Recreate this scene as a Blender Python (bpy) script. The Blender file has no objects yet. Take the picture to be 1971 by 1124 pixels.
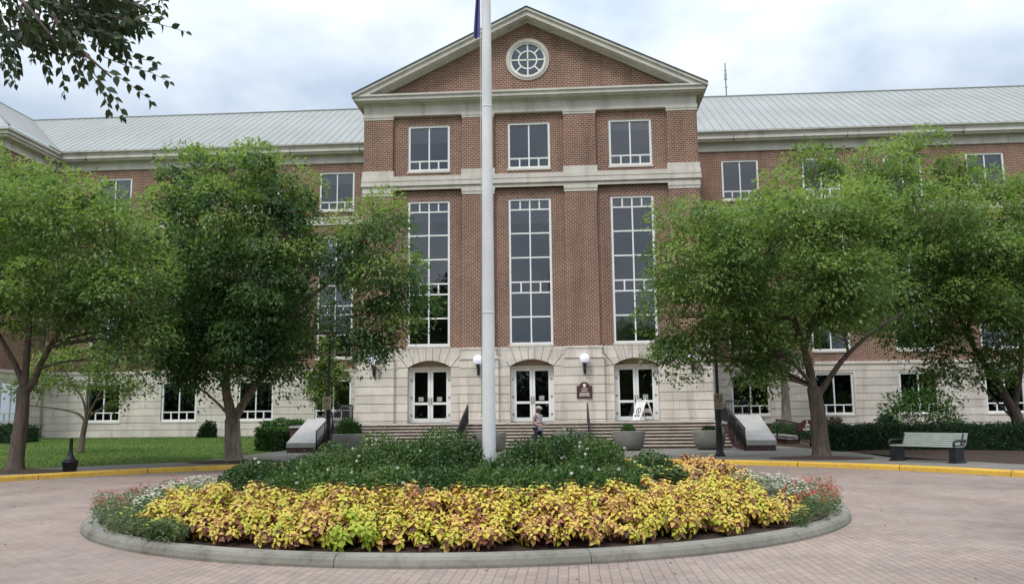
import bpy, bmesh, math, random
import numpy as np
from mathutils import Vector, Matrix

S = bpy.context.scene
COL = S.collection
R = math.radians

# ------------------------------------------------------------------ camera
F_PX, YAW, PITCH, ROLL = 1676.28, -0.06818961, 0.13953556, -0.01059388
CAM = Vector((2.0764, 0.0, 1.6))
FW = Vector((math.sin(YAW)*math.cos(PITCH), math.cos(YAW)*math.cos(PITCH), math.sin(PITCH)))
_r = Vector((math.cos(YAW), -math.sin(YAW), 0)); _u = _r.cross(FW)
RT = _r*math.cos(ROLL) + _u*math.sin(ROLL); UP = -_r*math.sin(ROLL) + _u*math.cos(ROLL)
cam = bpy.data.cameras.new('camera'); cam.sensor_width = 36; cam.lens = F_PX/1971*36
cam.clip_start = 0.1; cam.clip_end = 3000
co = bpy.data.objects.new('camera', cam); COL.objects.link(co)
co.matrix_world = Matrix(((RT.x, UP.x, -FW.x, CAM.x), (RT.y, UP.y, -FW.y, CAM.y), (RT.z, UP.z, -FW.z, CAM.z), (0, 0, 0, 1)))
S.camera = co

# ------------------------------------------------------------------ sky, sun, exposure
SUN_EL, SUN_AZ = R(56), R(205)       # azimuth of the sun, clockwise from +Y
W = bpy.data.worlds.new('World'); S.world = W; W.use_nodes = True
nt = W.node_tree; N = nt.nodes; L = nt.links; N.clear()
wo = N.new('ShaderNodeOutputWorld'); bg = N.new('ShaderNodeBackground'); L.new(bg.outputs[0], wo.inputs[0])
bg.inputs['Strength'].default_value = 0.1
sky = N.new('ShaderNodeTexSky'); sky.sky_type = 'NISHITA'; sky.sun_disc = False
sky.sun_elevation = SUN_EL; sky.sun_rotation = SUN_AZ; sky.air_density = 1.0; sky.dust_density = 2.0
tc = N.new('ShaderNodeTexCoord')
mp = N.new('ShaderNodeMapping'); mp.inputs['Scale'].default_value = (1.0, 1.0, 1.7); mp.inputs['Location'].default_value = (3.1, 1.7, 0.4)
L.new(tc.outputs['Generated'], mp.inputs['Vector'])
n1 = N.new('ShaderNodeTexNoise'); n1.inputs['Scale'].default_value = 2.6; n1.inputs['Detail'].default_value = 7; n1.inputs['Roughness'].default_value = 0.52; n1.inputs['Distortion'].default_value = 0.35
L.new(mp.outputs[0], n1.inputs['Vector'])
n2 = N.new('ShaderNodeTexNoise'); n2.inputs['Scale'].default_value = 4.6; n2.inputs['Detail'].default_value = 6; n2.inputs['Roughness'].default_value = 0.5
L.new(mp.outputs[0], n2.inputs['Vector'])
cr = N.new('ShaderNodeValToRGB'); cr.color_ramp.elements[0].position = 0.30; cr.color_ramp.elements[1].position = 0.52
cr.color_ramp.elements[0].color = (0.80, 0.80, 0.80, 1)
L.new(n1.outputs['Fac'], cr.inputs[0])
cc = N.new('ShaderNodeValToRGB')
e = cc.color_ramp.elements; e[0].position = 0.34; e[0].color = (3.9, 4.65, 5.7, 1); e[1].position = 0.60; e[1].color = (6.5, 6.95, 7.4, 1)
L.new(n2.outputs['Fac'], cc.inputs[0])
# overcast cloud is brighter overhead than at the horizon
sx = N.new('ShaderNodeSeparateXYZ'); L.new(tc.outputs['Generated'], sx.inputs[0])
mr = N.new('ShaderNodeMapRange'); mr.inputs[1].default_value = 0.25; mr.inputs[2].default_value = 1.0; mr.inputs[3].default_value = 1.0; mr.inputs[4].default_value = 2.8
L.new(sx.outputs['Z'], mr.inputs[0])
vm = N.new('ShaderNodeVectorMath'); vm.operation = 'SCALE'; L.new(cc.outputs[0], vm.inputs[0]); L.new(mr.outputs[0], vm.inputs['Scale'])
mx = N.new('ShaderNodeMix'); mx.data_type = 'RGBA'
L.new(cr.outputs[0], mx.inputs['Factor']); L.new(sky.outputs[0], mx.inputs['A']); L.new(vm.outputs[0], mx.inputs['B'])
L.new(mx.outputs['Result'], bg.inputs['Color'])
sl = bpy.data.lights.new('sun', 'SUN'); sl.energy = 1.5; sl.angle = R(14); sl.color = (1.0, 0.96, 0.9)
so = bpy.data.objects.new('sun', sl); COL.objects.link(so)
sd = Vector((math.sin(SUN_AZ)*math.cos(SUN_EL), math.cos(SUN_AZ)*math.cos(SUN_EL), math.sin(SUN_EL)))
so.rotation_euler = sd.to_track_quat('Z', 'Y').to_euler(); so.location = sd*80
S.view_settings.view_transform = 'Standard'; S.view_settings.look = 'None'; S.view_settings.gamma = 1; S.view_settings.exposure = 0.36
S.cycles.max_bounces = 6; S.cycles.diffuse_bounces = 3; S.cycles.transmission_bounces = 3; S.cycles.transparent_max_bounces = 4
S.cycles.caustics_reflective = False; S.cycles.caustics_refractive = False

# ------------------------------------------------------------------ helpers
def ray(px, py): return FW + RT*((px-985.5)/F_PX) - UP*((py-562)/F_PX)
def at(px, py, Y):
    d = ray(px, py); return CAM + d*((Y-CAM.y)/d.y)
def gr(px, py, z=0.0):
    d = ray(px, py); return CAM + d*((z-CAM.z)/d.z)

def tag(o, label=None, cat=None, group=None, kind=None):
    if label: o['label'] = label
    if cat: o['category'] = cat
    if group: o['group'] = group
    if kind: o['kind'] = kind
    return o
def thing(name, label, cat, loc=(0, 0, 0), rz=0.0, group=None):
    o = bpy.data.objects.new(name, None); COL.objects.link(o); o.location = loc; o.rotation_euler = (0, 0, rz)
    o.empty_display_size = 0.3
    return tag(o, label, cat, group)
def copy_tree(o, parent=None):
    c = o.copy(); COL.objects.link(c); c.parent = parent
    for ch in list(o.children): copy_tree(ch, c)
    return c

class MB:
    def __init__(s): s.v = []; s.f = []; s.m = []; s.sm = []
    def add(s, vs, fs, m=0, smooth=False):
        b = len(s.v); s.v += [tuple(v) for v in vs]
        for f in fs: s.f.append([i+b for i in f]); s.m.append(m); s.sm.append(smooth)
        return s
    def quad(s, a, b, c, d, m=0): return s.add([a, b, c, d], [(0, 1, 2, 3)], m)
    def box(s, x0, x1, y0, y1, z0, z1, m=0):
        vs = [(x, y, z) for x in (x0, x1) for y in (y0, y1) for z in (z0, z1)]
        return s.add(vs, [(0, 1, 3, 2), (4, 6, 7, 5), (0, 4, 5, 1), (2, 3, 7, 6), (0, 2, 6, 4), (1, 5, 7, 3)], m)
    def prism(s, poly, y0, y1, m=0):          # poly in (x, z), extruded in y (counter-clockwise seen from -y)
        n = len(poly); vs = [(x, y0, z) for x, z in poly] + [(x, y1, z) for x, z in poly]
        fs = [tuple(range(n)), tuple(range(2*n-1, n-1, -1))] + [(i, i+n, (i+1) % n+n, (i+1) % n) for i in range(n)]
        return s.add(vs, fs, m)
    def extr(s, poly, z0, z1, m=0):           # poly in (x, y), extruded in z
        n = len(poly); vs = [(x, y, z0) for x, y in poly] + [(x, y, z1) for x, y in poly]
        fs = [tuple(range(n-1, -1, -1)), tuple(range(n, 2*n))] + [(i, (i+1) % n, (i+1) % n+n, i+n) for i in range(n)]
        return s.add(vs, fs, m)
    def tube(s, pts, rad, k=8, m=0, cap=True, smooth=True):
        pts = [Vector(p) for p in pts]; n = len(pts); b = len(s.v); ref = None
        for i, p in enumerate(pts):
            t = (pts[min(i+1, n-1)]-pts[max(i-1, 0)]).normalized()
            if ref is None: ref = t.orthogonal().normalized()
            a = (ref - t*ref.dot(t))
            a = a.normalized() if a.length > 1e-6 else t.orthogonal().normalized()
            ref = a; c = t.cross(a); r = rad[i] if hasattr(rad, '__len__') else rad
            for j in range(k):
                th = 2*math.pi*j/k; s.v.append(tuple(p + a*(r*math.cos(th)) + c*(r*math.sin(th))))
        for i in range(n-1):
            for j in range(k):
                s.f.append([b+i*k+j, b+i*k+(j+1) % k, b+(i+1)*k+(j+1) % k, b+(i+1)*k+j]); s.m.append(m); s.sm.append(smooth)
        if cap:
            s.f.append([b+j for j in range(k-1, -1, -1)]); s.m.append(m); s.sm.append(False)
            s.f.append([b+(n-1)*k+j for j in range(k)]); s.m.append(m); s.sm.append(False)
        return s
    def lathe(s, prof, c=(0, 0, 0), k=24, m=0, smooth=True):   # prof list of (r, z)
        b = len(s.v); n = len(prof)
        for r, z in prof:
            for j in range(k):
                th = 2*math.pi*j/k; s.v.append((c[0]+r*math.cos(th), c[1]+r*math.sin(th), c[2]+z))
        for i in range(n-1):
            for j in range(k):
                s.f.append([b+i*k+j, b+i*k+(j+1) % k, b+(i+1)*k+(j+1) % k, b+(i+1)*k+j]); s.m.append(m); s.sm.append(smooth)
        s.f.append([b+j for j in range(k-1, -1, -1)]); s.m.append(m); s.sm.append(False)
        s.f.append([b+(n-1)*k+j for j in range(k)]); s.m.append(m); s.sm.append(False)
        return s
    def build(s, name, mats, parent=None, bevel=0):
        me = bpy.data.meshes.new(name); me.from_pydata(s.v, [], s.f)
        if not isinstance(mats, (list, tuple)): mats = [mats]
        for m in mats: me.materials.append(m)
        me.polygons.foreach_set('material_index', s.m); me.polygons.foreach_set('use_smooth', s.sm); me.update()
        o = bpy.data.objects.new(name, me); COL.objects.link(o)
        if parent: o.parent = parent
        if bevel:
            b = o.modifiers.new('edge', 'BEVEL'); b.width = bevel; b.segments = 2; b.limit_method = 'ANGLE'; b.angle_limit = R(40)
        return o

def np_mesh(name, V, nper, faces_per, mats, parent=None, midx=None, smooth=False):
    """V (N, nper, 3): N small pieces; faces_per: list of index tuples all of equal length."""
    n = V.shape[0]; k = len(faces_per[0]); fp = len(faces_per)
    me = bpy.data.meshes.new(name)
    me.vertices.add(n*nper); me.vertices.foreach_set('co', V.astype(np.float32).ravel())
    idx = (np.arange(n)[:, None, None]*nper + np.array(faces_per)[None]).reshape(-1)
    me.loops.add(len(idx)); me.loops.foreach_set('vertex_index', idx.astype(np.int32))
    me.polygons.add(n*fp); me.polygons.foreach_set('loop_start', (np.arange(n*fp)*k).astype(np.int32))
    if not isinstance(mats, (list, tuple)): mats = [mats]
    for m in mats: me.materials.append(m)
    if midx is not None: me.polygons.foreach_set('material_index', np.repeat(midx, fp).astype(np.int32))
    if smooth: me.polygons.foreach_set('use_smooth', np.ones(n*fp, dtype=bool))
    me.update(calc_edges=True)
    o = bpy.data.objects.new(name, me); COL.objects.link(o)
    if parent: o.parent = parent
    return o
def unit(a): return a/np.maximum(np.linalg.norm(a, axis=-1, keepdims=True), 1e-9)
def leaves_v(P, A, Nn, Ln, Wd, bend=0.15):
    A = unit(A); Sd = unit(np.cross(A, Nn)); Nm = np.cross(Sd, A)
    Ln = Ln[:, None]; Wd = Wd[:, None]
    mid = P + A*Ln*0.45 + Nm*Ln*0.06
    return np.stack([P, mid - Sd*Wd*0.5, P + A*Ln - Nm*Ln*bend, mid + Sd*Wd*0.5], 1)
def ovate_v(P, A, Nn, Ln, Wd, bend=0.25, fold=0.18):
    """eight-vertex ovate pointed leaf, folded on its midrib"""
    A = unit(A); Sd = unit(np.cross(A, Nn)); Nm = np.cross(Sd, A); Ln = Ln[:, None]; Wd = Wd[:, None]
    def c(t, s): return P + A*Ln*t + Sd*Wd*s - Nm*Ln*bend*t*t + Nm*Wd*fold*abs(s)*2
    return np.stack([c(0, 0), c(.25, -.42), c(.55, -.40), c(1, 0), c(.55, .40), c(.25, .42), c(.3, 0), c(.62, 0)], 1)
OV_F = [(0, 6, 1, 1), (1, 6, 7, 2), (2, 7, 3, 3), (0, 5, 6, 6), (5, 4, 7, 6), (4, 3, 7, 7)]
OV_F = [(0, 6, 1), (1, 6, 7), (1, 7, 2), (2, 7, 3), (0, 5, 6), (5, 7, 6), (5, 4, 7), (4, 3, 7)]

# ------------------------------------------------------------------ materials
def mat(name):
    m = bpy.data.materials.new(name); m.use_nodes = True; t = m.node_tree; t.nodes.clear()
    o = t.nodes.new('ShaderNodeOutputMaterial'); p = t.nodes.new('ShaderNodeBsdfPrincipled'); t.links.new(p.outputs[0], o.inputs[0])
    return m, t, p, o
def nd(t, typ, ins=None, **kw):
    n = t.nodes.new(typ)
    for k, v in kw.items(): setattr(n, k, v)
    for k, v in (ins or {}).items():
        if isinstance(v, bpy.types.NodeSocket): t.links.new(v, n.inputs[k])
        else: n.inputs[k].default_value = v
    return n
def rgba(c): return (c[0], c[1], c[2], 1)
def ramp(t, fac, stops):
    n = t.nodes.new('ShaderNodeValToRGB'); t.links.new(fac, n.inputs[0]); el = n.color_ramp.elements
    while len(el) < len(stops): el.new(0.5)
    for e_, (p, c) in zip(el, stops): e_.position = p; e_.color = rgba(c)
    return n.outputs[0]
def mix(t, f, a, b, mode='MIX'):
    n = t.nodes.new('ShaderNodeMix'); n.data_type = 'RGBA'; n.blend_type = mode
    for k, v in (('Factor', f), ('A', a), ('B', b)):
        if isinstance(v, bpy.types.NodeSocket): t.links.new(v, n.inputs[k])
        else: n.inputs[k].default_value = v if k == 'Factor' else rgba(v)
    return n.outputs['Result']
def pos(t): return t.nodes.new('ShaderNodeNewGeometry').outputs['Position']
def noise(t, vec, scale, detail=4, rough=0.55, sc=None):
    if sc is not None: vec = nd(t, 'ShaderNodeMapping', {'Vector': vec, 'Scale': sc}).outputs[0]
    return nd(t, 'ShaderNodeTexNoise', {'Vector': vec, 'Scale': scale, 'Detail': detail, 'Roughness': rough}).outputs['Fac']
def bump(t, p, h, strength=0.3, dist=0.02):
    b = nd(t, 'ShaderNodeBump', {'Height': h, 'Strength': strength, 'Distance': dist}); t.links.new(b.outputs[0], p.inputs['Normal'])
def plain(name, c, rough=0.6, var=0.15, scale=6.0, spec=0.4, metal=0.0, bmp=0.0):
    m, t, p, o = mat(name); g = pos(t); f = noise(t, g, scale, 5)
    c0 = [x*(1-var) for x in c]; c1 = [min(1, x*(1+var)) for x in c]
    t.links.new(ramp(t, f, [(0.3, c0), (0.7, c1)]), p.inputs['Base Color'])
    p.inputs['Roughness'].default_value = rough; p.inputs['Specular IOR Level'].default_value = spec; p.inputs['Metallic'].default_value = metal
    if bmp: bump(t, p, noise(t, g, scale*8, 4), bmp, 0.01)
    return m
def facade_vec(t):   # (x + y, z): right for every axis-aligned wall
    s = nd(t, 'ShaderNodeSeparateXYZ', {0: pos(t)}); a = nd(t, 'ShaderNodeMath', {0: s.outputs[0], 1: s.outputs[1]}, operation='ADD')
    return nd(t, 'ShaderNodeCombineXYZ', {0: a.outputs[0], 1: s.outputs[2]}).outputs[0]

def m_brick():
    m, t, p, o = mat('red_brick'); v = facade_vec(t)
    b = nd(t, 'ShaderNodeTexBrick', {'Vector': v, 'Color1': (0.202, 0.085, 0.062, 1), 'Color2': (0.108, 0.046, 0.038, 1), 'Mortar': (0.45, 0.375, 0.30, 1),
        'Scale': 1.0, 'Mortar Size': 0.0130, 'Mortar Smooth': 0.1, 'Bias': -0.1, 'Brick Width': 0.235, 'Row Height': 0.105})
    f = noise(t, pos(t), 0.35, 5); f2 = noise(t, pos(t), 14, 2)
    c = mix(t, 0.55, b.outputs['Color'], ramp(t, f, [(0.3, (0.72, 0.70, 0.70)), (0.7, (1.2, 1.16, 1.1))]), 'MULTIPLY')
    c = mix(t, 0.5, c, ramp(t, f2, [(0.3, (0.7, 0.68, 0.66)), (0.7, (1.3, 1.25, 1.2))]), 'MULTIPLY')
    stk = noise(t, pos(t), 1.1, 5, 0.6, (1.5, 1.5, 0.12))
    c = mix(t, 0.6, c, ramp(t, stk, [(0.32, (0.66, 0.64, 0.63)), (0.5, (1, 1, 1)), (0.72, (1.18, 1.14, 1.10))]), 'MULTIPLY')
    t.links.new(c, p.inputs['Base Color']); p.inputs['Roughness'].default_value = 0.85; p.inputs['Specular IOR Level'].default_value = 0.25
    bump(t, p, nd(t, 'ShaderNodeInvert', {'Color': b.outputs['Fac']}).outputs[0], 0.35, 0.012)
    return m
def m_stone(name, c, joints=True, stain=0.5):
    m, t, p, o = mat(name); v = facade_vec(t)
    f = noise(t, pos(t), 0.9, 6); st = noise(t, pos(t), 1.6, 5, 0.6, (1.4, 1.4, 0.22)); fine = noise(t, pos(t), 30, 3)
    col = ramp(t, f, [(0.25, [x*0.82 for x in c]), (0.75, [min(1, x*1.1) for x in c])])
    col = mix(t, stain, col, ramp(t, st, [(0.30, (0.50, 0.48, 0.45)), (0.46, (0.95, 0.94, 0.93)), (0.8, (1.05, 1.04, 1.02))]), 'MULTIPLY')
    col = mix(t, 0.35, col, ramp(t, fine, [(0.3, (0.85, 0.85, 0.84)), (0.7, (1.1, 1.1, 1.1))]), 'MULTIPLY')
    if joints:
        b = nd(t, 'ShaderNodeTexBrick', {'Vector': v, 'Color1': (1.04, 1.03, 1.01, 1), 'Color2': (0.88, 0.88, 0.87, 1), 'Mortar': (0.68, 0.65, 0.61, 1),
            'Scale': 1.0, 'Mortar Size': 0.010, 'Mortar Smooth': 0.2, 'Bias': 0.0, 'Brick Width': 1.42, 'Row Height': 0.44})
        col = mix(t, 1.0, col, b.outputs['Color'], 'MULTIPLY')
    t.links.new(col, p.inputs['Base Color']); p.inputs['Roughness'].default_value = 0.85; p.inputs['Specular IOR Level'].default_value = 0.25
    bump(t, p, fine, 0.15, 0.01)
    return m
def m_glass():
    m, t, p, o = mat('window_glass'); t.nodes.remove(p)
    w = noise(t, pos(t), 0.9, 1); bn = nd(t, 'ShaderNodeBump', {'Height': w, 'Strength': 0.05, 'Distance': 0.02}).outputs[0]
    gl = nd(t, 'ShaderNodeBsdfGlossy', {'Color': (0.92, 0.96, 1.0, 1), 'Roughness': 0.01, 'Normal': bn}); tr = nd(t, 'ShaderNodeBsdfTransparent', {'Color': (0.62, 0.65, 0.66, 1)})
    fr = nd(t, 'ShaderNodeFresnel', {'IOR': 2.15}).outputs[0]
    t.links.new(nd(t, 'ShaderNodeMixShader', {0: fr, 1: tr.outputs[0], 2: gl.outputs[0]}).outputs[0], o.inputs[0])
    return m
def m_pavers():
    m, t, p, o = mat('brick_pavers')
    v = nd(t, 'ShaderNodeMapping', {'Vector': pos(t), 'Rotation': (0, 0, R(90))}).outputs[0]
    b = nd(t, 'ShaderNodeTexBrick', {'Vector': v, 'Color1': (0.325, 0.240, 0.198, 1), 'Color2': (0.255, 0.202, 0.174, 1), 'Mortar': (0.17, 0.135, 0.112, 1),
        'Scale': 1.0, 'Mortar Size': 0.006, 'Mortar Smooth': 0.25, 'Bias': 0.0, 'Brick Width': 0.21, 'Row Height': 0.105})
    f = noise(t, pos(t), 0.28, 6, 0.6); f2 = noise(t, pos(t), 2.2, 5); fine = noise(t, pos(t), 45, 4, 0.7)
    c = mix(t, 0.8, b.outputs['Color'], ramp(t, f, [(0.30, (0.60, 0.61, 0.63)), (0.48, (0.96, 0.97, 0.97)), (0.72, (1.15, 1.08, 1.04))]), 'MULTIPLY')
    c = mix(t, 0.6, c, ramp(t, f2, [(0.3, (0.8, 0.8, 0.8)), (0.7, (1.15, 1.13, 1.12))]), 'MULTIPLY')
    c = mix(t, 0.5, c, ramp(t, fine, [(0.25, (0.65, 0.65, 0.65)), (0.75, (1.25, 1.25, 1.25))]), 'MULTIPLY')
    dv = nd(t, 'ShaderNodeVectorMath', {0: pos(t), 1: (0.29, 15.61, 0)}, operation='DISTANCE').outputs['Value']     # wheel tracks round the island
    tk = nd(t, 'ShaderNodeMath', {0: dv, 1: nd(t, 'ShaderNodeMath', {0: noise(t, pos(t), .35, 3), 1: 1.6}, operation='MULTIPLY').outputs[0]}, operation='ADD').outputs[0]
    trk = ramp(t, nd(t, 'ShaderNodeMapRange', {0: tk, 1: 8.0, 2: 14.0}).outputs[0], [(0.12, (1, 1, 1)), (0.25, (.86, .86, .87)), (0.36, (1, 1, 1)), (0.52, (1, 1, 1)), (0.64, (.88, .88, .89)), (0.76, (1, 1, 1))])
    c = mix(t, 1.0, c, trk, 'MULTIPLY')
    spl = ramp(t, noise(t, pos(t), 1.7, 3, 0.4), [(0.69, (1, 1, 1)), (0.76, (.72, .71, .70))]); c = mix(t, 1.0, c, spl, 'MULTIPLY')
    dust = ramp(t, noise(t, pos(t), 0.7, 5, 0.6), [(0.45, (0, 0, 0)), (0.75, (0.5, 0.5, 0.5))])
    c = mix(t, dust, c, (0.34, 0.285, 0.25))
    t.links.new(c, p.inputs['Base Color']); p.inputs['Roughness'].default_value = 0.8; p.inputs['Specular IOR Level'].default_value = 0.35
    h = mix(t, 0.25, nd(t, 'ShaderNodeInvert', {'Color': b.outputs['Fac']}).outputs[0], fine)
    bump(t, p, h, 0.6, 0.01)
    return m
def m_leaf(name, stops, scale=0.55, trans=0.35, rough=0.5, isl=0.6, back=None, spec=0.35):
    m, t, p, o = mat(name); g = t.nodes.new('ShaderNodeNewGeometry')
    f = noise(t, g.outputs['Position'], scale, 3)
    fs = nd(t, 'ShaderNodeMapRange', {0: f, 1: 0.3, 2: 0.7}).outputs[0]
    a = nd(t, 'ShaderNodeMath', {0: fs, 1: 1-isl}, operation='MULTIPLY').outputs[0]
    b = nd(t, 'ShaderNodeMath', {0: g.outputs['Random Per Island'], 1: isl, 2: a}, operation='MULTIPLY_ADD').outputs[0]
    c = ramp(t, b, stops)
    if back: c = mix(t, g.outputs['Backfacing'], c, back)
    t.links.new(c, p.inputs['Base Color']); p.inputs['Roughness'].default_value = rough; p.inputs['Specular IOR Level'].default_value = spec
    tr = nd(t, 'ShaderNodeBsdfTranslucent', {'Color': mix(t, 1.0, c, (1.15, 1.25, 0.7), 'MULTIPLY')})
    ms = nd(t, 'ShaderNodeMixShader', {0: trans, 1: p.outputs[0], 2: tr.outputs[0]}); t.links.new(ms.outputs[0], o.inputs[0])
    return m
def m_bark(name, c):
    m, t, p, o = mat(name); g = pos(t)
    f = noise(t, g, 9, 6, 0.65, (1, 1, 0.22)); f2 = noise(t, g, 1.5, 3)
    col = ramp(t, f, [(0.3, [x*0.5 for x in c]), (0.62, [x*1.25 for x in c])])
    col = mix(t, 0.5, col, ramp(t, f2, [(0.3, (0.75, 0.78, 0.72)), (0.7, (1.2, 1.15, 1.1))]), 'MULTIPLY')
    t.links.new(col, p.inputs['Base Color']); p.inputs['Roughness'].default_value = 0.9; p.inputs['Specular IOR Level'].default_value = 0.2
    bump(t, p, f, 0.8, 0.03)
    return m
def m_grass():
    m, t, p, o = mat('lawn_grass'); g = pos(t)
    a = noise(t, g, 0.35, 4); b = noise(t, g, 3.0, 5); c_ = noise(t, g, 70, 4, 0.8, (1, 1, 1))
    col = ramp(t, a, [(0.3, (0.075, 0.135, 0.028)), (0.7, (0.115, 0.175, 0.042))])
    col = mix(t, 0.7, col, ramp(t, b, [(0.3, (0.75, 0.8, 0.8)), (0.7, (1.25, 1.15, 1.1))]), 'MULTIPLY')
    col = mix(t, 0.8, col, ramp(t, c_, [(0.25, (0.5, 0.55, 0.5)), (0.75, (1.45, 1.4, 1.2))]), 'MULTIPLY')
    t.links.new(col, p.inputs['Base Color']); p.inputs['Roughness'].default_value = 0.9; p.inputs['Specular IOR Level'].default_value = 0.15
    bump(t, p, c_, 0.8, 0.04)
    return m
def m_mulch():
    m, t, p, o = mat('bark_mulch'); g = pos(t); f = noise(t, g, 22, 6, 0.8); a = noise(t, g, 0.8, 4)
    col = mix(t, 0.6, ramp(t, f, [(0.3, (0.018, 0.011, 0.008)), (0.7, (0.11, 0.062, 0.042))]), ramp(t, a, [(0.3, (0.7, 0.7, 0.7)), (0.7, (1.2, 1.1, 1.0))]), 'MULTIPLY')
    t.links.new(col, p.inputs['Base Color']); p.inputs['Roughness'].default_value = 0.95; bump(t, p, f, 1.0, 0.05)
    return m
def m_concrete(name, c, var=0.2, grime=0.5):
    m, t, p, o = mat(name); g = pos(t)
    f = noise(t, g, 0.8, 6, 0.6); fine = noise(t, g, 40, 4, 0.7); sp = noise(t, g, 4, 5, 0.65)
    col = ramp(t, f, [(0.3, [x*(1-var) for x in c]), (0.7, [x*(1+var*0.6) for x in c])])
    col = mix(t, 0.5, col, ramp(t, fine, [(0.3, (0.78, 0.78, 0.77)), (0.7, (1.15, 1.15, 1.14))]), 'MULTIPLY')
    col = mix(t, grime, col, ramp(t, sp, [(0.32, (0.58, 0.56, 0.53)), (0.5, (1, 1, 1))]), 'MULTIPLY')
    t.links.new(col, p.inputs['Base Color']); p.inputs['Roughness'].default_value = 0.9; p.inputs['Specular IOR Level'].default_value = 0.25
    bump(t, p, fine, 0.3, 0.008)
    return m
def m_roof():
    m, t, p, o = mat('roof_metal'); g = pos(t)
    f = noise(t, g, 0.25, 5, 0.6); f2 = noise(t, g, 1.3, 4, 0.6, (1.0, 0.25, 0.25))
    col = ramp(t, f, [(0.3, (0.268, 0.277, 0.266)), (0.7, (0.318, 0.328, 0.316))])
    col = mix(t, 0.5, col, ramp(t, f2, [(0.3, (0.86, 0.86, 0.86)), (0.7, (1.08, 1.08, 1.08))]), 'MULTIPLY')
    t.links.new(col, p.inputs['Base Color']); p.inputs['Roughness'].default_value = 0.65; p.inputs['Specular IOR Level'].default_value = 0.25
    return m
def m_yellow():
    m, t, p, o = mat('yellow_kerb_paint'); g = pos(t)
    f = noise(t, g, 1.2, 5); w = noise(t, g, 9, 6, 0.75)
    col = ramp(t, f, [(0.3, (0.56, 0.335, 0.035)), (0.7, (0.70, 0.43, 0.06))])
    col = mix(t, ramp(t, w, [(0.53, (0, 0, 0)), (0.67, (0.75, 0.75, 0.75))]), col, (0.20, 0.16, 0.11))
    t.links.new(col, p.inputs['Base Color']); p.inputs['Roughness'].default_value = 0.7; bump(t, p, w, 0.25, 0.01)
    return m
def m_globe():
    m, t, p, o = mat('lamp_globe'); p.inputs['Base Color'].default_value = (0.82, 0.82, 0.9, 1); p.inputs['Roughness'].default_value = 0.25
    p.inputs['Emission Color'].default_value = (0.78, 0.78, 1.0, 1); p.inputs['Emission Strength'].default_value = 0.22
    return m

BRICK = m_brick(); STONE = m_stone('limestone', (0.665, 0.615, 0.555)); TRIM = m_stone('limestone_trim', (0.61, 0.565, 0.505), False, 0.45)
CORN = m_stone('painted_cornice', (0.62, 0.59, 0.535), False, 0.45)
WHITE = plain('white_frame_paint', (0.78, 0.775, 0.76), 0.45, 0.05, 2.0); GLASS = m_glass(); ROOF = m_roof()
SEAM = plain('roof_seam_metal', (0.225, 0.24, 0.225), 0.6, 0.1, 2.0); PAVE = m_pavers(); GRASS = m_grass(); MULCH = m_mulch()
CONC = m_concrete('grey_concrete', (0.225, 0.215, 0.195)); WALK = m_concrete('sidewalk_concrete', (0.195, 0.18, 0.16), 0.15, 0.35)
KERBC = m_concrete('island_kerb_concrete', (0.245, 0.235, 0.20), 0.28, 0.75); CAPST = m_concrete('cap_stone', (0.42, 0.405, 0.385), 0.15, 0.3)
RISER = m_concrete('stained_brick_riser', (0.135, 0.10, 0.085), 0.45, 0.7); NOSE = m_concrete('stone_tread', (0.50, 0.44, 0.385), 0.2, 0.55)
LOWBRICK = plain('dark_brick_plinth', (0.085, 0.048, 0.042), 0.85, 0.3, 12)
YELLOW = m_yellow(); BLACK = plain('black_metal', (0.012, 0.012, 0.014), 0.4, 0.2, 8); GLOBE = m_globe()
POLEW = m_stone('white_pole_paint', (0.70, 0.71, 0.72), False, 0.22); DKMETAL = plain('dark_bronze_metal', (0.035, 0.03, 0.028), 0.45, 0.2, 8)
BROWN = plain('brown_sign_face', (0.075, 0.028, 0.024), 0.5, 0.1, 6); SIGNW = plain('sign_white', (0.74, 0.72, 0.70), 0.5, 0.05, 5)
TAN = plain('tan_sign_face', (0.30, 0.255, 0.16), 0.6, 0.1, 6); SIGNDK = plain('sign_dark_print', (0.03, 0.025, 0.02), 0.6, 0.1, 6)
TYMP = plain('tan_door_head', (0.34, 0.26, 0.18), 0.7, 0.12, 4); GASKET = plain('dark_gap', (0.03, 0.03, 0.03), 0.8)
SOIL = m_mulch(); BARK = m_bark('grey_brown_bark', (0.19, 0.15, 0.12)); BARKD = m_bark('dark_bark', (0.12, 0.095, 0.078)); BARKP = m_bark('pale_bark', (0.27, 0.225, 0.185))
LEAF = m_leaf('elm_foliage', [(0.05, (0.050, 0.100, 0.032)), (0.35, (0.100, 0.172, 0.050)), (0.65, (0.168, 0.255, 0.075)), (0.95, (0.25, 0.33, 0.10))], 0.75, 0.4, 0.5, 0.28)
LEAFD = m_leaf('dark_elm_foliage', [(0.05, (0.028, 0.066, 0.028)), (0.4, (0.055, 0.116, 0.042)), (0.7, (0.100, 0.178, 0.055)), (0.95, (0.17, 0.25, 0.075))], 0.75, 0.4, 0.5, 0.28)
LEAFY = m_leaf('yellow_green_foliage', [(0.05, (0.045, 0.09, 0.018)), (0.4, (0.095, 0.16, 0.03)), (0.7, (0.17, 0.23, 0.05)), (0.95, (0.25, 0.27, 0.07))], 0.6, 0.4)
LEAFT = m_leaf('toplit_elm_foliage', [(0.05, (0.155, 0.245, 0.065)), (0.5, (0.235, 0.325, 0.09)), (0.95, (0.32, 0.39, 0.12))], 0.7, 0.45, 0.5, 0.3)  # paler yellow-green: light on the crown tops put into the leaf colour
LEAFN = m_leaf('overhanging_leaf', [(0.05, (0.019, 0.034, 0.015)), (0.6, (0.036, 0.060, 0.021)), (0.95, (0.065, 0.10, 0.03))], 1.2, 0.25)
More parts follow.
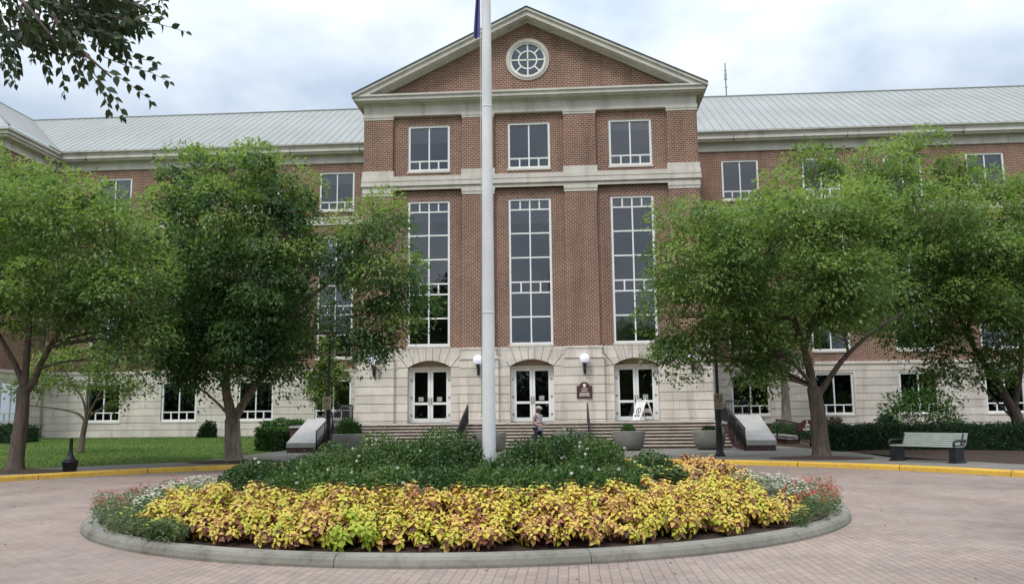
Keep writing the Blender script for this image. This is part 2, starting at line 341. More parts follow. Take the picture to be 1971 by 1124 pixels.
LEAFH = m_leaf('hedge_leaf', [(0.05, (0.008, 0.026, 0.010)), (0.6, (0.017, 0.048, 0.016)), (0.95, (0.035, 0.080, 0.022))], 0.9, 0.2)
LEAFB = m_leaf('bush_leaf', [(0.05, (0.020, 0.055, 0.012)), (0.5, (0.045, 0.11, 0.020)), (0.95, (0.10, 0.19, 0.035))], 1.2, 0.3)
LEAFR = m_leaf('rose_leaf', [(0.05, (0.022, 0.055, 0.018)), (0.5, (0.047, 0.10, 0.030)), (0.8, (0.068, 0.13, 0.034)), (0.97, (0.15, 0.23, 0.06))], 1.6, 0.25, 0.4)
LEAFRL = m_leaf('light_rose_leaf', [(0.05, (0.034, 0.078, 0.022)), (0.5, (0.072, 0.140, 0.038)), (0.8, (0.125, 0.20, 0.052)), (0.97, (0.19, 0.27, 0.08))], 1.6, 0.3, 0.4)
LEAFRED = m_leaf('reddish_bush_leaf', [(0.05, (0.05, 0.04, 0.02)), (0.5, (0.10, 0.06, 0.035)), (0.95, (0.10, 0.14, 0.03))], 2, 0.3)
COLEUS = m_leaf('coleus_leaf', [(0.06, (0.30, 0.10, 0.075)), (0.17, (0.56, 0.27, 0.13)), (0.30, (0.70, 0.46, 0.13)), (0.46, (0.74, 0.59, 0.09)), (0.64, (0.66, 0.60, 0.08)), (0.80, (0.50, 0.56, 0.065)), (0.94, (0.34, 0.45, 0.055))], 1.7, 0.25, 0.45, 0.5, (0.40, 0.18, 0.09))
COLEUSB = m_leaf('bronze_coleus_leaf', [(0.05, (0.13, 0.045, 0.038)), (0.5, (0.24, 0.09, 0.06)), (0.8, (0.40, 0.17, 0.08)), (0.95, (0.42, 0.42, 0.08))], 1.5, 0.25, 0.45, 0.7, (0.17, 0.06, 0.05))
COLEUSO = m_leaf('orange_coleus_leaf', [(0.05, (0.50, 0.20, 0.10)), (0.35, (0.72, 0.38, 0.14)), (0.7, (0.80, 0.54, 0.15)), (0.95, (0.76, 0.60, 0.12))], 2, 0.3, 0.45, 0.7, (0.2, 0.08, 0.05))
COLEUSL = m_leaf('lime_coleus_leaf', [(0.05, (0.26, 0.36, 0.035)), (0.95, (0.50, 0.55, 0.06))], 2, 0.35, 0.45, 0.7)
LEAFF = m_leaf('bedding_leaf', [(0.05, (0.06, 0.10, 0.04)), (0.6, (0.125, 0.185, 0.075)), (0.95, (0.21, 0.26, 0.11))], 2, 0.3)
PETALW = m_leaf('white_petal', [(0.1, (0.62, 0.62, 0.55)), (0.9, (0.82, 0.82, 0.76))], 2, 0.3); PETALR = m_leaf('red_petal', [(0.1, (0.38, 0.018, 0.014)), (0.9, (0.55, 0.035, 0.025))], 2, 0.3)
PETALY = m_leaf('yellow_petal', [(0.1, (0.6, 0.5, 0.06)), (0.9, (0.8, 0.72, 0.16))], 2, 0.3)
SKIN = plain('skin', (0.48, 0.28, 0.21), 0.5, 0.06, 12); SHIRT = plain('grey_shirt_cloth', (0.40, 0.35, 0.385), 0.9, 0.12, 14); TROUS = plain('dark_trouser_cloth', (0.03, 0.034, 0.045), 0.9, 0.15, 10)
HAIR = plain('brown_hair', (0.045, 0.03, 0.024), 0.7, 0.2, 30); CAPM = plain('pale_cap_cloth', (0.42, 0.37, 0.34), 0.9, 0.1, 12)
FLAGM = plain('purple_flag_cloth', (0.14, 0.14, 0.36), 0.8, 0.12, 3); FLAGR = plain('red_flag_cloth', (0.35, 0.03, 0.035), 0.8, 0.1, 3)
SLAT = plain('grey_bench_slat', (0.30, 0.325, 0.295), 0.6, 0.12, 5); BINM = plain('black_plastic', (0.016, 0.016, 0.02), 0.45, 0.2, 6)

rng = np.random.default_rng(7); rnd = random.Random(11)

# ------------------------------------------------------------------ ground, drive, kerb, lawn
Z0 = 0.13                                            # pavement level above the drive
KC = Vector((-0.18, 14.65, 0)); KR = 14.77           # circle of the outer kerb
IC = Vector((0.29, 15.61, 0)); IR = 6.21             # circle of the planted island
tag(MB().quad((-900, -900, -0.06), (900, -900, -0.06), (900, 1500, -0.06), (-900, 1500, -0.06)).build('ground', GRASS), kind='structure')
def arc(c, r, a0, a1, n): return [(c.x+r*math.cos(R(a0+(a1-a0)*i/n)), c.y+r*math.sin(R(a0+(a1-a0)*i/n))) for i in range(n+1)]
m = MB(); poly = [(KC.x+KR, -45)] + arc(KC, KR, 0, 180, 96) + [(KC.x-KR, -45)]
m.add([(x, y, 0) for x, y in poly], [tuple(range(len(poly)))]); tag(m.build('brick_drive', PAVE), kind='structure')
# kerb: swept profile, in lengths with open joints
m = MB(); prof = [(0.0, -0.05), (0.015, 0.10), (0.05, 0.142), (0.17, 0.146), (0.17, -0.05)]
def sweep(m, c, r, a0, a1, n, prof, mm=0):
    b = len(m.v); k = len(prof)
    for i in range(n+1):
        a = R(a0+(a1-a0)*i/n)
        for dr, z in prof: m.v.append((c.x+(r+dr)*math.cos(a), c.y+(r+dr)*math.sin(a), z))
    for i in range(n):
        for j in range(k-1): m.f.append([b+i*k+j, b+(i+1)*k+j, b+(i+1)*k+j+1, b+i*k+j+1]); m.m.append(mm); m.sm.append(False)
    m.f.append([b+j for j in range(k)]); m.m.append(mm); m.sm.append(False)
    m.f.append([b+n*k+j for j in range(k-1, -1, -1)]); m.m.append(mm); m.sm.append(False)
a = -4.0
while a < 184:
    sweep(m, KC, KR, a+0.055, a+11.5-0.055, 10, prof); a += 11.5
for sx_ in (1, -1):
    for k in range(20):
        x0 = KC.x+sx_*KR; x1 = x0+sx_*0.17; y0 = 13.6-k*3-3; m.box(min(x0, x1), max(x0, x1), y0+0.02, y0+2.98, -0.05, 0.146)
tag(m.build('yellow_kerb', YELLOW), kind='structure')
# sidewalk ring and plaza before the steps
RW = 17.9
m = MB(); inn = arc(KC, KR+0.16, -10, 190, 100); out = arc(KC, RW, -10, 190, 100)
m.add([(x, y, Z0) for x, y in inn]+[(x, y, Z0) for x, y in out], [(i, i+101, i+102, i+1) for i in range(100)])
pz = [(x, y) for x, y in arc(KC, KR+1.2, 137, 40, 60)]+[(12.2, 39), (9.6, 46), (-9.6, 46), (-11.0, 38)]
m.add([(x, y, Z0-0.004) for x, y in pz], [tuple(range(len(pz)-1, -1, -1))])
tag(m.build('sidewalk', WALK), kind='structure')
def bed(name, inner, outer, z_in, z_out, mt, n=16):
    m = MB(); k = len(inner)
    for j in range(n+1):
        t = j/n
        for (x0, y0), (x1, y1) in zip(inner, outer):
            m.v.append((x0+(x1-x0)*t, y0+(y1-y0)*t, z_in+(z_out-z_in)*min(1, t*1.15)))
    for j in range(n):
        for i in range(k-1): m.f.append([j*k+i, j*k+i+1, (j+1)*k+i+1, (j+1)*k+i]); m.m.append(0); m.sm.append(True)
    return m.build(name, mt)
aL = [p for p in arc(KC, RW-0.1, 126, 185, 30)]
innL = [(-10.75, 46)] + [(-10.75, 38)] + [(-10.75, 30)] + aL
outL = [(-10.76, 53.6), (-12.5, 53.6), (-14, 53.6)] + [(-15-i*1.1, 53.6) for i in range(20)] + [(-38, 53.6-i*5) for i in range(11)]
tag(bed('lawn', innL, outL, Z0-0.006, 0.42, GRASS), kind='structure')
aR = [p for p in arc(KC, RW-0.4, 40, -5, 24)]
innR = [(10.75, 46), (10.75, 40.5), (12.1, 33.2)] + [(12.6, 28.2)] + aR[2:]
outR = [(10.76, 53.6), (12, 53.6), (14, 53.6), (15.2, 53.6)] + [(16.5+i*1.6, 53.6) for i in range(12)] + [(40, 53.6-i*3.4) for i in range(len(aR)-14)]
tag(bed('planting_bed', innR, outR, Z0+0.004, 0.45, MULCH), kind='structure')

# ------------------------------------------------------------------ the building
YF, YP, YW = 44.7, 44.5, 53.0          # bay brick face, bay pilaster face, wing face
XB = 8.82; XS = 9.05
bld = thing('college_building', 'long red brick building with gabled centre bay, pale stone base and grey metal roof', 'building', (0, YW, 0))
def bpart(mb, name, mats, parent=None, bevel=0):
    o = mb.build(name, mats, parent or bld, bevel)
    if parent is None: o.matrix_parent_inverse = Matrix.Translation((0, -YW, 0))
    return o
def wall_y(m, x0, x1, z0, z1, y, holes, depth=0.3, mt=0):
    xs = sorted({x0, x1, *[h[0] for h in holes], *[h[1] for h in holes]}); zs = sorted({z0, z1, *[h[2] for h in holes], *[h[3] for h in holes]})
    xs = [x for x in xs if x0 <= x <= x1]; zs = [z for z in zs if z0 <= z <= z1]
    for a_, b_ in zip(xs, xs[1:]):
        for c_, d_ in zip(zs, zs[1:]):
            cx, cz = (a_+b_)/2, (c_+d_)/2
            if any(h[0] < cx < h[1] and h[2] < cz < h[3] for h in holes): continue
            m.quad((a_, y, c_), (b_, y, c_), (b_, y, d_), (a_, y, d_), mt)
    for h in holes:
        a_, b_, c_, d_ = h; Y2 = y+depth
        m.quad((a_, y, c_), (a_, Y2, c_), (a_, Y2, d_), (a_, y, d_), mt); m.quad((b_, y, d_), (b_, Y2, d_), (b_, Y2, c_), (b_, y, c_), mt)
        m.quad((a_, y, d_), (a_, Y2, d_), (b_, Y2, d_), (b_, y, d_), mt); m.quad((a_, y, c_), (b_, y, c_), (b_, Y2, c_), (a_, Y2, c_), mt)

WX = [-5.35, 0.0, 5.35]; HW = 1.125
TALL = (5.15, 12.86); TOP = (14.48, 17.0); GRD = (1.40, 3.84)
TALLROWS = [(12.26, 12.86, 4), (10.99, 12.26, 2), (9.70, 10.99, 2), (8.41, 9.70, 2), (7.85, 8.41, 4), (6.59, 7.85, 2), (5.15, 6.59, 2)]
def rows_std(z0, z1): return [(z0+0.56, z1, 2), (z0, z0+0.56, 4)]
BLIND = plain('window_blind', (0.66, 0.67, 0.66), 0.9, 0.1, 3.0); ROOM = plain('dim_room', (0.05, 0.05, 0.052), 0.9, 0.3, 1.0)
def window(cx, y, rows, hw=HW, sill=True, side=None, blind=None):
    """white framed window set into an opening; the frame is the part, its panes one child"""
    z0 = min(r[0] for r in rows); z1 = max(r[1] for r in rows); fw = 0.115; mw = 0.036
    f = MB(); g = MB(); ya, yb = y+0.05, y+0.17
    f.box(cx-hw, cx-hw+fw, ya, yb, z0, z1); f.box(cx+hw-fw, cx+hw, ya, yb, z0, z1)
    f.box(cx-hw+fw, cx+hw-fw, ya, yb, z1-fw, z1); f.box(cx-hw+fw, cx+hw-fw, ya, yb, z0, z0+fw)
    yc, yd = y+0.085, y+0.165
    for i, (a_, b_, n) in enumerate(rows):
        lo = a_+(fw if a_ == z0 else mw); hi = b_-(fw if b_ == z1 else mw)
        if a_ != z0: f.box(cx-hw+fw, cx+hw-fw, yc, yd, a_-mw, a_+mw)
        xs = [cx-hw+fw+(2*hw-2*fw)*k/n for k in range(n+1)]
        for k in range(n):
            l_ = xs[k]+(mw if k else 0); r_ = xs[k+1]-(mw if k < n-1 else 0)
            if k: f.box(xs[k]-mw, xs[k]+mw, yc+0.002, yd-0.002, lo, hi)
            yg = y+0.15; t1, t2 = rnd.gauss(0, .0022), rnd.gauss(0, .0022); dx, dz = (r_-l_)/2, (hi-lo)/2
            g.quad((l_, yg-t1*dx-t2*dz, lo), (r_, yg+t1*dx-t2*dz, lo), (r_, yg+t1*dx+t2*dz, hi), (l_, yg-t1*dx+t2*dz, hi))
    if sill: f.box(cx-hw-0.04, cx+hw+0.04, y-0.06, y+0.04, z0-0.11, z0-0.004, 1)
    if side is not None:     # window in a wall that faces +X: (x of the face, y of the centre)
        sxx, syy = side
        tr = lambda p: (sxx-(p[1]-y), syy+(p[0]-cx), p[2])
        f.v = [tr(p) for p in f.v]; g.v = [tr(p) for p in g.v]
    w_ = bpart(f, 'window', [WHITE, TRIM])
    g.build('window_pane', GLASS, w_)
    if blind:
        b_ = MB(); n_ = 0
        for a_, c_ in blind:
            z_ = c_
            while z_ > a_: b_.box(cx-hw+.03+n_*.001, cx+hw-.03, y+.235, y+.25, max(a_, z_-.075), z_-.008); z_ -= .075
        b_.build('blind', BLIND, w_)
    return w_

# --- centre bay, brick
m = MB(); holes = [(x-HW, x+HW, *TALL) for x in WX]+[(x-HW, x+HW, *TOP) for x in WX]
wall_y(m, -XB, XB, 5.02, 18.4, YF, holes)
for s in (-1, 1): m.quad((s*XB, YF, 1), (s*XB, YW+8, 1), (s*XB, YW+8, 18.6), (s*XB, YF, 18.6))
bpart(m, 'bay_wall', BRICK)
m = MB()
PIL = [(-XB-0.02, -7.27), (-3.53, -1.86), (1.86, 3.53), (7.27, XB+0.02)]
for x0, x1 in PIL:
    m.box(x0, x1, YP, YF+0.05, 5.02, 13.12); m.box(x0, x1, YP, YF+0.05, 14.46, 17.33)
bpart(m, 'pilaster', BRICK)
# tympanum with a round opening
tz0, tz1, tx = 18.55, 22.66, 8.0; cz, rr = 20.50, 1.15
m = MB()
def tri_hit(th):
    dx, dz = math.cos(th), math.sin(th); best = 1e9
    if dz < -1e-6: best = min(best, (tz0-cz)/dz)
    sl_ = (tz1-tz0)/tx                                # |x|*sl + z = tz1
    den = sl_*abs(dx)+dz
    if den > 1e-6: best = min(best, (tz1-cz)/den)
    return (dx*best, cz+dz*best)
ths = sorted([2*math.pi*i/72 for i in range(72)]+[math.atan2(tz0-cz, s*tx) % (2*math.pi) for s in (-1, 1)])
for i in range(len(ths)):
    a_, b_ = ths[i], ths[(i+1) % len(ths)]
    pa, pb = tri_hit(a_), tri_hit(b_)
    m.quad((rr*math.cos(a_), YF, cz+rr*math.sin(a_)), (pa[0], YF, pa[1]), (pb[0], YF, pb[1]), (rr*math.cos(b_), YF, cz+rr*math.sin(b_)))
bpart(m, 'tympanum_wall', BRICK)
# round window
def ring(m, r0, r1, y0, y1, c=(0, cz), n=48, mt=0):
    for i in range(n):
        a_, b_ = 2*math.pi*i/n, 2*math.pi*(i+1)/n
        P = lambda r, th, y: (c[0]+r*math.cos(th), y, c[1]+r*math.sin(th))
        m.quad(P(r0, a_, y0), P(r1, a_, y0), P(r1, b_, y0), P(r0, b_, y0), mt)
        m.quad(P(r1, a_, y0), P(r1, a_, y1), P(r1, b_, y1), P(r1, b_, y0), mt)
        m.quad(P(r0, a_, y0), P(r0, b_, y0), P(r0, b_, y1), P(r0, a_, y1), mt)
m = MB(); ring(m, 1.06, 1.175, YF-0.06, YF+0.2, mt=1); ring(m, 0.97, 1.065, YF-0.10, YF+0.2, mt=1); ring(m, 0.88, 0.975, YF-0.02, YF+0.15)
ring(m, 0.46, 0.53, YF+0.02, YF+0.12)
def bar(m, a_, r0, r1, w, y0, y1, c=(0, cz)):
    d = Vector((math.cos(a_), math.sin(a_))); n_ = Vector((-d.y, d.x))*w/2
    pts = [d*r0-n_, d*r1-n_, d*r1+n_, d*r0+n_]; m.prism([(c[0]+p.x, c[1]+p.y) for p in pts], y0, y1)
for k in range(8): bar(m, k*math.pi/4, 0.52, 0.90, 0.075, YF+0.025, YF+0.115)
for k in range(4): bar(m, k*math.pi/2, 0.0, 0.48, 0.07, YF+0.03, YF+0.11)
rw = bpart(m, 'round_window', [WHITE, TRIM])
m = MB(); m.add([(0.9*math.cos(2*math.pi*i/40), YF+0.10, cz+0.9*math.sin(2*math.pi*i/40)) for i in range(40)], [tuple(range(40))]); m.build('window_pane', GLASS, rw)

# --- mid belt course and upper entablature
def band(m, half, z0, z1, proud, back=0.3): m.box(-half, half, YP-proud, YF+back, z0, z1)
m = MB()
band(m, XB+0.02, 13.42, 14.1, 0.0); band(m, XB+0.06, 13.42, 13.58, 0.05); band(m, XB+0.13, 13.62, 13.85, 0.13); band(m, XB+0.11, 13.885, 14.14, 0.11)
for x0, x1 in PIL:
    m.box(x0-0.06, x1+0.06, YP-0.07, YF+0.1, 14.13, 14.47); m.box(x0-0.05, x1+0.05, YP-0.06, YF+0.1, 13.26, 13.43); m.box(x0-0.03, x1+0.03, YP-0.03, YF+0.1, 13.10, 13.27)
bpart(m, 'belt_course', TRIM, bevel=0.012)
m = MB()
band(m, XB+0.06, 17.49, 17.66, 0.05); band(m, XB+0.03, 17.66, 18.20, 0.02)
for x0, x1 in PIL:
    m.box(x0-0.05, x1+0.05, YP-0.06, YF+0.1, 17.42, 17.60); m.box(x0-0.03, x1+0.03, YP-0.03, YF+0.1, 17.30, 17.43)
bpart(m, 'frieze', TRIM, bevel=0.012)
YC = 43.86; XC = 9.40; CT = 18.58
m = MB()
def corn_layer(m, z0, z1, ex): m.box(-XB-ex, XB+ex, YP-ex+0.0, YW+2, z0, z1)
corn_layer(m, 18.10, 18.20, 0.12); corn_layer(m, 18.19, 18.26, 0.40); corn_layer(m, 18.255, 18.46, 0.50); corn_layer(m, 18.455, 18.56, 0.58)
bpart(m, 'cornice', CORN, bevel=0.015)
# raking cornice: stepped boards along both slopes
m = MB(); slope = math.atan2(23.13-CT, XC); sn, cs_ = math.sin(slope), math.cos(slope)
def rake(m, t0, t1, y0, y1, mt=0):      # t measured down from the top line (vertical)
    for s in (-1, 1):
        pts = [(0, 23.13-t0), (s*XC, CT-t0+0.0), (s*XC, CT-t1), (0, 23.13-t1)]
        if t1 > 0.35: pts = [(0, 23.13-t0), (s*XC*0.985, CT-t0+0.065), (s*XC*0.93, CT+0.318-t1+0.0), (0, 23.13-t1)]
        if s > 0: pts = pts[::-1]
        m.prism(pts, y0, y1, mt)
rake(m, -0.03, 0.02, YC-0.05, YW+9, 1); rake(m, 0.02, 0.17, YC, YW+1); rake(m, 0.17, 0.44, YC+0.10, YW+1); rake(m, 0.44, 0.56, YF-0.25, YW)
bpart(m, 'pediment_rake', [CORN, DKMETAL])
m = MB()
for s in (-1, 1):
    m.quad((0, YC+0.2, 23.14), (0, YW+12, 23.14), (s*XC, YW+12, CT-0.01), (s*XC, YC+0.2, CT-0.01))
bpart(m, 'bay_roof', ROOF)

# --- stone base of the bay: rusticated courses with real joints
def courses(m, x0, x1, z0, z1, y, holes, ch=0.44, gap=0.032, proud=0.03):
    z = math.ceil(z0/ch-1e-6)*ch
    edges = [z0]+[z0_ for z0_ in [z+ch*i for i in range(40)] if z0+0.05 < z0_ < z1-0.05]+[z1]
    for a_, b_ in zip(edges, edges[1:]):
        segs = [(x0, x1)]
        for h in holes:
            if h[2] < b_-0.02 and h[3] > a_+0.02:
                ns = []
                for s0, s1 in segs:
                    if h[1] <= s0 or h[0] >= s1: ns.append((s0, s1)); continue
                    if h[0] > s0: ns.append((s0, h[0]))
                    if h[1] < s1: ns.append((h[1], s1))
                segs = ns
        for s0, s1 in segs:
            if s1-s0 > 0.03: m.box(s0, s1, y-proud, y+0.05, a_+gap/2, b_-gap/2)
DOORX = [-5.30, 0.0, 5.30]; SPR, CRN, BT = 4.05, 4.40, 5.03; ARC_R = (HW**2+(CRN-SPR)**2)/(2*(CRN-SPR)); ARC_CZ = CRN-ARC_R
dholes = [(x-HW, x+HW, 1.2, SPR) for x in DOORX]
m = MB()
wall_y(m, -XS, XS, 0.0, SPR, YF, dholes, 0.55)
fan = [(x-1.62, x+1.62, 4.0, BT) for x in DOORX]
courses(m, -XS, XS, 1.2, 4.42, YF, dholes+[(x-1.62+0.0, x+1.62, 4.05, BT) for x in DOORX])
# diagonal fillers beside the fans and the plain course above
m.box(-XS, -5.3-1.62, YF-0.03, YF+0.05, 4.43, BT); m.box(-5.3+1.62, -1.62, YF-0.03, YF+0.05, 4.43, BT); m.box(1.62, 5.3-1.62, YF-0.03, YF+0.05, 4.43, BT); m.box(5.3+1.62, XS, YF-0.03, YF+0.05, 4.43, BT)
def arcz(x): return ARC_CZ+math.sqrt(max(0, ARC_R**2-x*x))
for dx in DOORX:
    tops = [-1.62, -1.10, -0.63, -0.17, 0.17, 0.63, 1.10, 1.62]; bots = [-1.125, -0.81, -0.48, -0.17, 0.17, 0.48, 0.81, 1.125]
    for k in range(7):
        g0 = 0.012; t0, t1, b0, b1 = tops[k]+g0, tops[k+1]-g0, bots[k]+g0, bots[k+1]-g0
        if k == 0: poly = [(b0, arcz(b0)), (b1, arcz(b1)), (t1, BT), (-1.62+g0, BT), (-1.62+g0, 4.68)]
        elif k == 6: poly = [(b0, arcz(b0)), (b1, arcz(b1)), (1.62-g0, 4.68), (1.62-g0, BT), (t0, BT)]
        else:
            mid = (b0+b1)/2; poly = [(b0, arcz(b0)), (mid, arcz(mid)), (b1, arcz(b1)), (t1, BT), (t0, BT)]
        m.prism([(dx+x, z) for x, z in poly], YF-0.045, YF+0.5)
    for s in (-1, 1):   # corner stone outside the fan, under its diagonal
        poly = [(s*1.15, SPR+0.015), (s*1.62, SPR+0.015), (s*1.62, 4.63)]
        if s < 0: poly = poly[::-1]
        m.prism([(dx+x, z) for x, z in poly], YF-0.03, YF+0.04)
    m.box(dx-1.62, dx+1.62, YF+0.02, YF+0.3, 4.60, BT-0.01)
# pedestals under the pilasters
for x0, x1 in PIL:
    xa, xb = x0-0.16, x1+0.16
    if x0 < -8: xa = -XS-0.06
    if x1 > 8: xb = XS+0.06
    courses(m, xa, xb, 1.2, 4.42, YP-0.02, [], 0.44, 0.032, 0.03)
    m.box(xa, xb, YP+0.0, YF+0.0, 1.2, 4.42)
    m.box(xa-0.03, xb+0.03, YP-0.10, YF+0.05, 4.42, 4.50); m.box(xa+0.05, xb-0.05, YP-0.04, YF+0.05, 4.50, 4.58)
    m.box(x0-0.06, x1+0.06, YP-0.03, YF+0.05, 4.58, 4.93); m.box(x0-0.10, x1+0.10, YP-0.06, YF+0.05, 4.93, 5.03)
for s in (-1, 1): m.box(min(s*XS, s*(XS-0.3)), max(s*XS, s*(XS-0.3)), YF+0.06, YW+0.5, 0, 5.0)
bpart(m, 'stone_base', STONE)

# --- entrance doors
for dx in DOORX:
    yb = YF+0.36; m = MB()
    m.box(dx-HW+0.002, dx-HW+0.16, yb, yb+0.12, 1.2, 4.08); m.box(dx+HW-0.16, dx+HW-0.002, yb, yb+0.12, 1.2, 4.08); m.box(dx-HW+0.16, dx+HW-0.16, yb, yb+0.12, 3.98, 4.08)
    dr = bpart(m, 'entrance_door', [WHITE])
    m = MB(); pts = [(dx-HW+0.002, 4.08), (dx+HW-0.002, 4.08)]+[(dx+HW*(1-2*i/16)*0.999, min(arcz(HW*(1-2*i/16)), 4.5)) for i in range(17)]
    m.prism(pts, yb+0.03, yb+0.1); m.build('door_head', TYMP, dr)
    for s in (-1, 1):
        x0, x1 = (dx-HW+0.165, dx-0.008) if s < 0 else (dx+0.008, dx+HW-0.165)
        lf = MB(); st = 0.13
        lf.box(x0, x0+st, yb+0.03, yb+0.09, 1.235, 3.97); lf.box(x1-st, x1, yb+0.03, yb+0.09, 1.235, 3.97)
        lf.box(x0+st, x1-st, yb+0.03, yb+0.09, 3.82, 3.97); lf.box(x0+st, x1-st, yb+0.03, yb+0.09, 1.235, 1.44); lf.box(x0+st, x1-st, yb+0.03, yb+0.09, 2.14, 2.26)
        for hz in (1.6, 2.5, 3.4):
            hx = x0+0.005 if s < 0 else x1-0.005; lf.box(hx-0.02-0.07*(s < 0), hx+0.02+0.07*(s > 0), yb-0.006, yb+0.02, hz-0.06, hz+0.06, 1)
        lo = lf.build('door_leaf', [WHITE, SLAT], dr)
        g = MB(); g.quad((x0+st, yb+0.07, 1.44), (x1-st, yb+0.07, 1.44), (x1-st, yb+0.07, 2.14), (x0+st, yb+0.07, 2.14)); g.quad((x0+st, yb+0.07, 2.26), (x1-st, yb+0.07, 2.26), (x1-st, yb+0.071, 3.82), (x0+st, yb+0.071, 3.82))
        if s > 0 or dx < -1: g.box(x0+st+0.2, x0+st+0.46, yb+0.062, yb+0.066, 2.32, 2.54, 1)
        g.build('door_pane', [GLASS, SLAT], dr)
        h = MB(); hx = dx+s*0.07; h.tube([(hx, yb+0.03, 2.15), (hx, yb-0.05, 2.18), (hx, yb-0.05, 2.48), (hx, yb+0.03, 2.51)], 0.018, 8); h.build('door_handle', BLACK, dr)
    m = MB(); m.box(dx-HW+0.003, dx+HW-0.003, yb-0.02, yb+0.3, 1.19, 1.233); m.build('door_threshold', RISER, dr)
    m = MB(); m.box(dx-HW-0.3, dx+HW+0.3, yb+1.2, yb+1.3, 1.2, 4.9); m.build('door_backing', GASKET, dr)
for x, bl, bt_ in zip(WX, ([(11.75, 12.86)], [(11.55, 12.86)], [(12.3, 12.86)]), ([(16.1, 17.0)], None, [(16.45, 17.0)])):
    window(x, YF, TALLROWS, blind=bl); window(x, YF, rows_std(*TOP), blind=bt_)
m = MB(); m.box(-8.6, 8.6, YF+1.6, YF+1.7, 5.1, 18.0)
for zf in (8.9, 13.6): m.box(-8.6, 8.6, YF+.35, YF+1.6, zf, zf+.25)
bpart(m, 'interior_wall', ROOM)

# --- wings
COLSX = [12.62+4.87*k for k in range(6)]
for s, xe in ((-1, 31.25), (1, 43.0)):
    cols = [s*c for c in COLSX if c+HW < xe-0.5]
    hl = [(x-HW, x+HW, a_, b_) for x in cols for a_, b_ in (TALL, (14.65-0.17, 17.0))]
    gl = [(x-HW, x+HW, *GRD) for x in cols]
    x0, x1 = (-xe, -XB) if s < 0 else (XB, xe)
    m = MB(); wall_y(m, x0, x1, 4.3, 18.3, YW, hl); bpart(m, 'wing_wall', BRICK)
    m = MB(); wall_y(m, x0, x1, -0.1, 4.5, YW-0.05, gl, 0.35); courses(m, x0, x1, 0.3, 4.32, YW-0.05, gl)
    m.box(x0, x1, YW-0.02, YW+0.1, 4.32, 4.40); m.box(x0, x1, YW-0.13, YW+0.1, 4.34, 4.45); m.box(x0, x1, YW-0.09, YW+0.1, 4.45, 4.53)
    bpart(m, 'wing_stone_base', STONE)
    m = MB(); m.box(x0, x1, YW-0.05, YW+0.1, 13.55, 13.95); m.box(x0, x1, YW-0.08, YW+0.1, 13.95, 14.05)
    bpart(m, 'wing_belt_course', TRIM)
    # frieze and eave cornice, in lengths
    m = MB(); ex0, ex1 = (x0+0.6, x1-0.0) if s < 0 else (x0, x1)
    m.box(x0, x1, YW-0.08, YW+0.2, 17.55, 17.72); m.box(x0, x1, YW-0.05, YW+0.2, 17.72, 18.12)
    m.box(x0, x1, YW-0.45, YW+0.2, 18.10, 18.225); m.box(x0, x1, YW-0.56, YW+0.2, 18.22, 18.46)
    m.box(x0, x1, YW-0.60, YW+0.1, 18.465, 18.64)
    for k in range(5):
        xx = x0+(x1-x0)*(k+0.5)/5; m.box(xx-0.012, xx+0.012, YW-0.575, YW-0.44, 18.10, 18.45, 1)
    bpart(m, 'wing_cornice', [CORN, GASKET])
    m = MB(); m.tube([(x0, YW-0.66, 18.63), (x1, YW-0.66, 18.63)], 0.06, 8); bpart(m, 'gutter', CORN)
    # roof with standing seams
    m = MB(); ye, ze, yr, zr = YW-0.72, 18.68, 61.2, 24.10
    if s > 0: pts = [(x0, ye, ze), (x1, ye, ze), (x1, yr, zr), (x0, yr, zr)]
    else: pts = [(-30.55, ye, ze), (x1, ye, ze), (x1, yr, zr), (-38.5, yr, zr)]
    m.add(pts, [(0, 1, 2, 3)]); m.quad(pts[3], pts[2], (pts[2][0], 2*yr-ye, ze), (pts[3][0], 2*yr-ye, ze))
    k = 0; xx = XB+0.2
    while xx < 42.8:
        X_ = s*xx; lo_t = 0.0
        if s < 0 and X_ < -30.55: lo_t = (-30.55-X_)/(38.5-30.55)
        if lo_t < 0.98 and (s > 0 or X_ > -38.4):
            ya_ = ye+(yr-ye)*lo_t; za_ = ze+(zr-ze)*lo_t; nrm = Vector((0, -(zr-ze), yr-ye)).normalized()*0.022; w_ = 0.015
            A_ = Vector((X_, ya_, za_)); B_ = Vector((X_, yr, zr))
            m.add([A_+Vector((-w_, 0, 0)), A_+Vector((w_, 0, 0)), A_+nrm+Vector((w_, 0, 0)), A_+nrm+Vector((-w_, 0, 0)), B_+Vector((-w_, 0, 0)), B_+Vector((w_, 0, 0)), B_+nrm+Vector((w_, 0, 0)), B_+nrm+Vector((-w_, 0, 0))],
                  [(0, 1, 2, 3), (3, 2, 6, 7), (0, 3, 7, 4), (1, 5, 6, 2)], 1)
        xx += 0.525
    m.tube([(pts[3][0], yr, zr+0.03), (pts[2][0], yr, zr+0.03)], 0.07, 6, 1)
    bpart(m, 'wing_roof', [ROOF, SEAM])
    for x in cols:
        q = rnd.random(); window(x, YW, TALLROWS, blind=[(12.86-.5-1.6*q, 12.86)] if q < .7 else None)
        q = rnd.random(); window(x, YW, rows_std(14.48, 17.0), blind=[(17.0-.3-1.2*q, 17.0)] if q < .6 else None); window(x, YW-0.05, rows_std(*GRD))
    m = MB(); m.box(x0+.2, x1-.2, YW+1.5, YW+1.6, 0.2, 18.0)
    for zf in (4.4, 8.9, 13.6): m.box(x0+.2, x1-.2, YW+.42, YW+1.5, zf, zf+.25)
    bpart(m, 'interior_wall', ROOM)

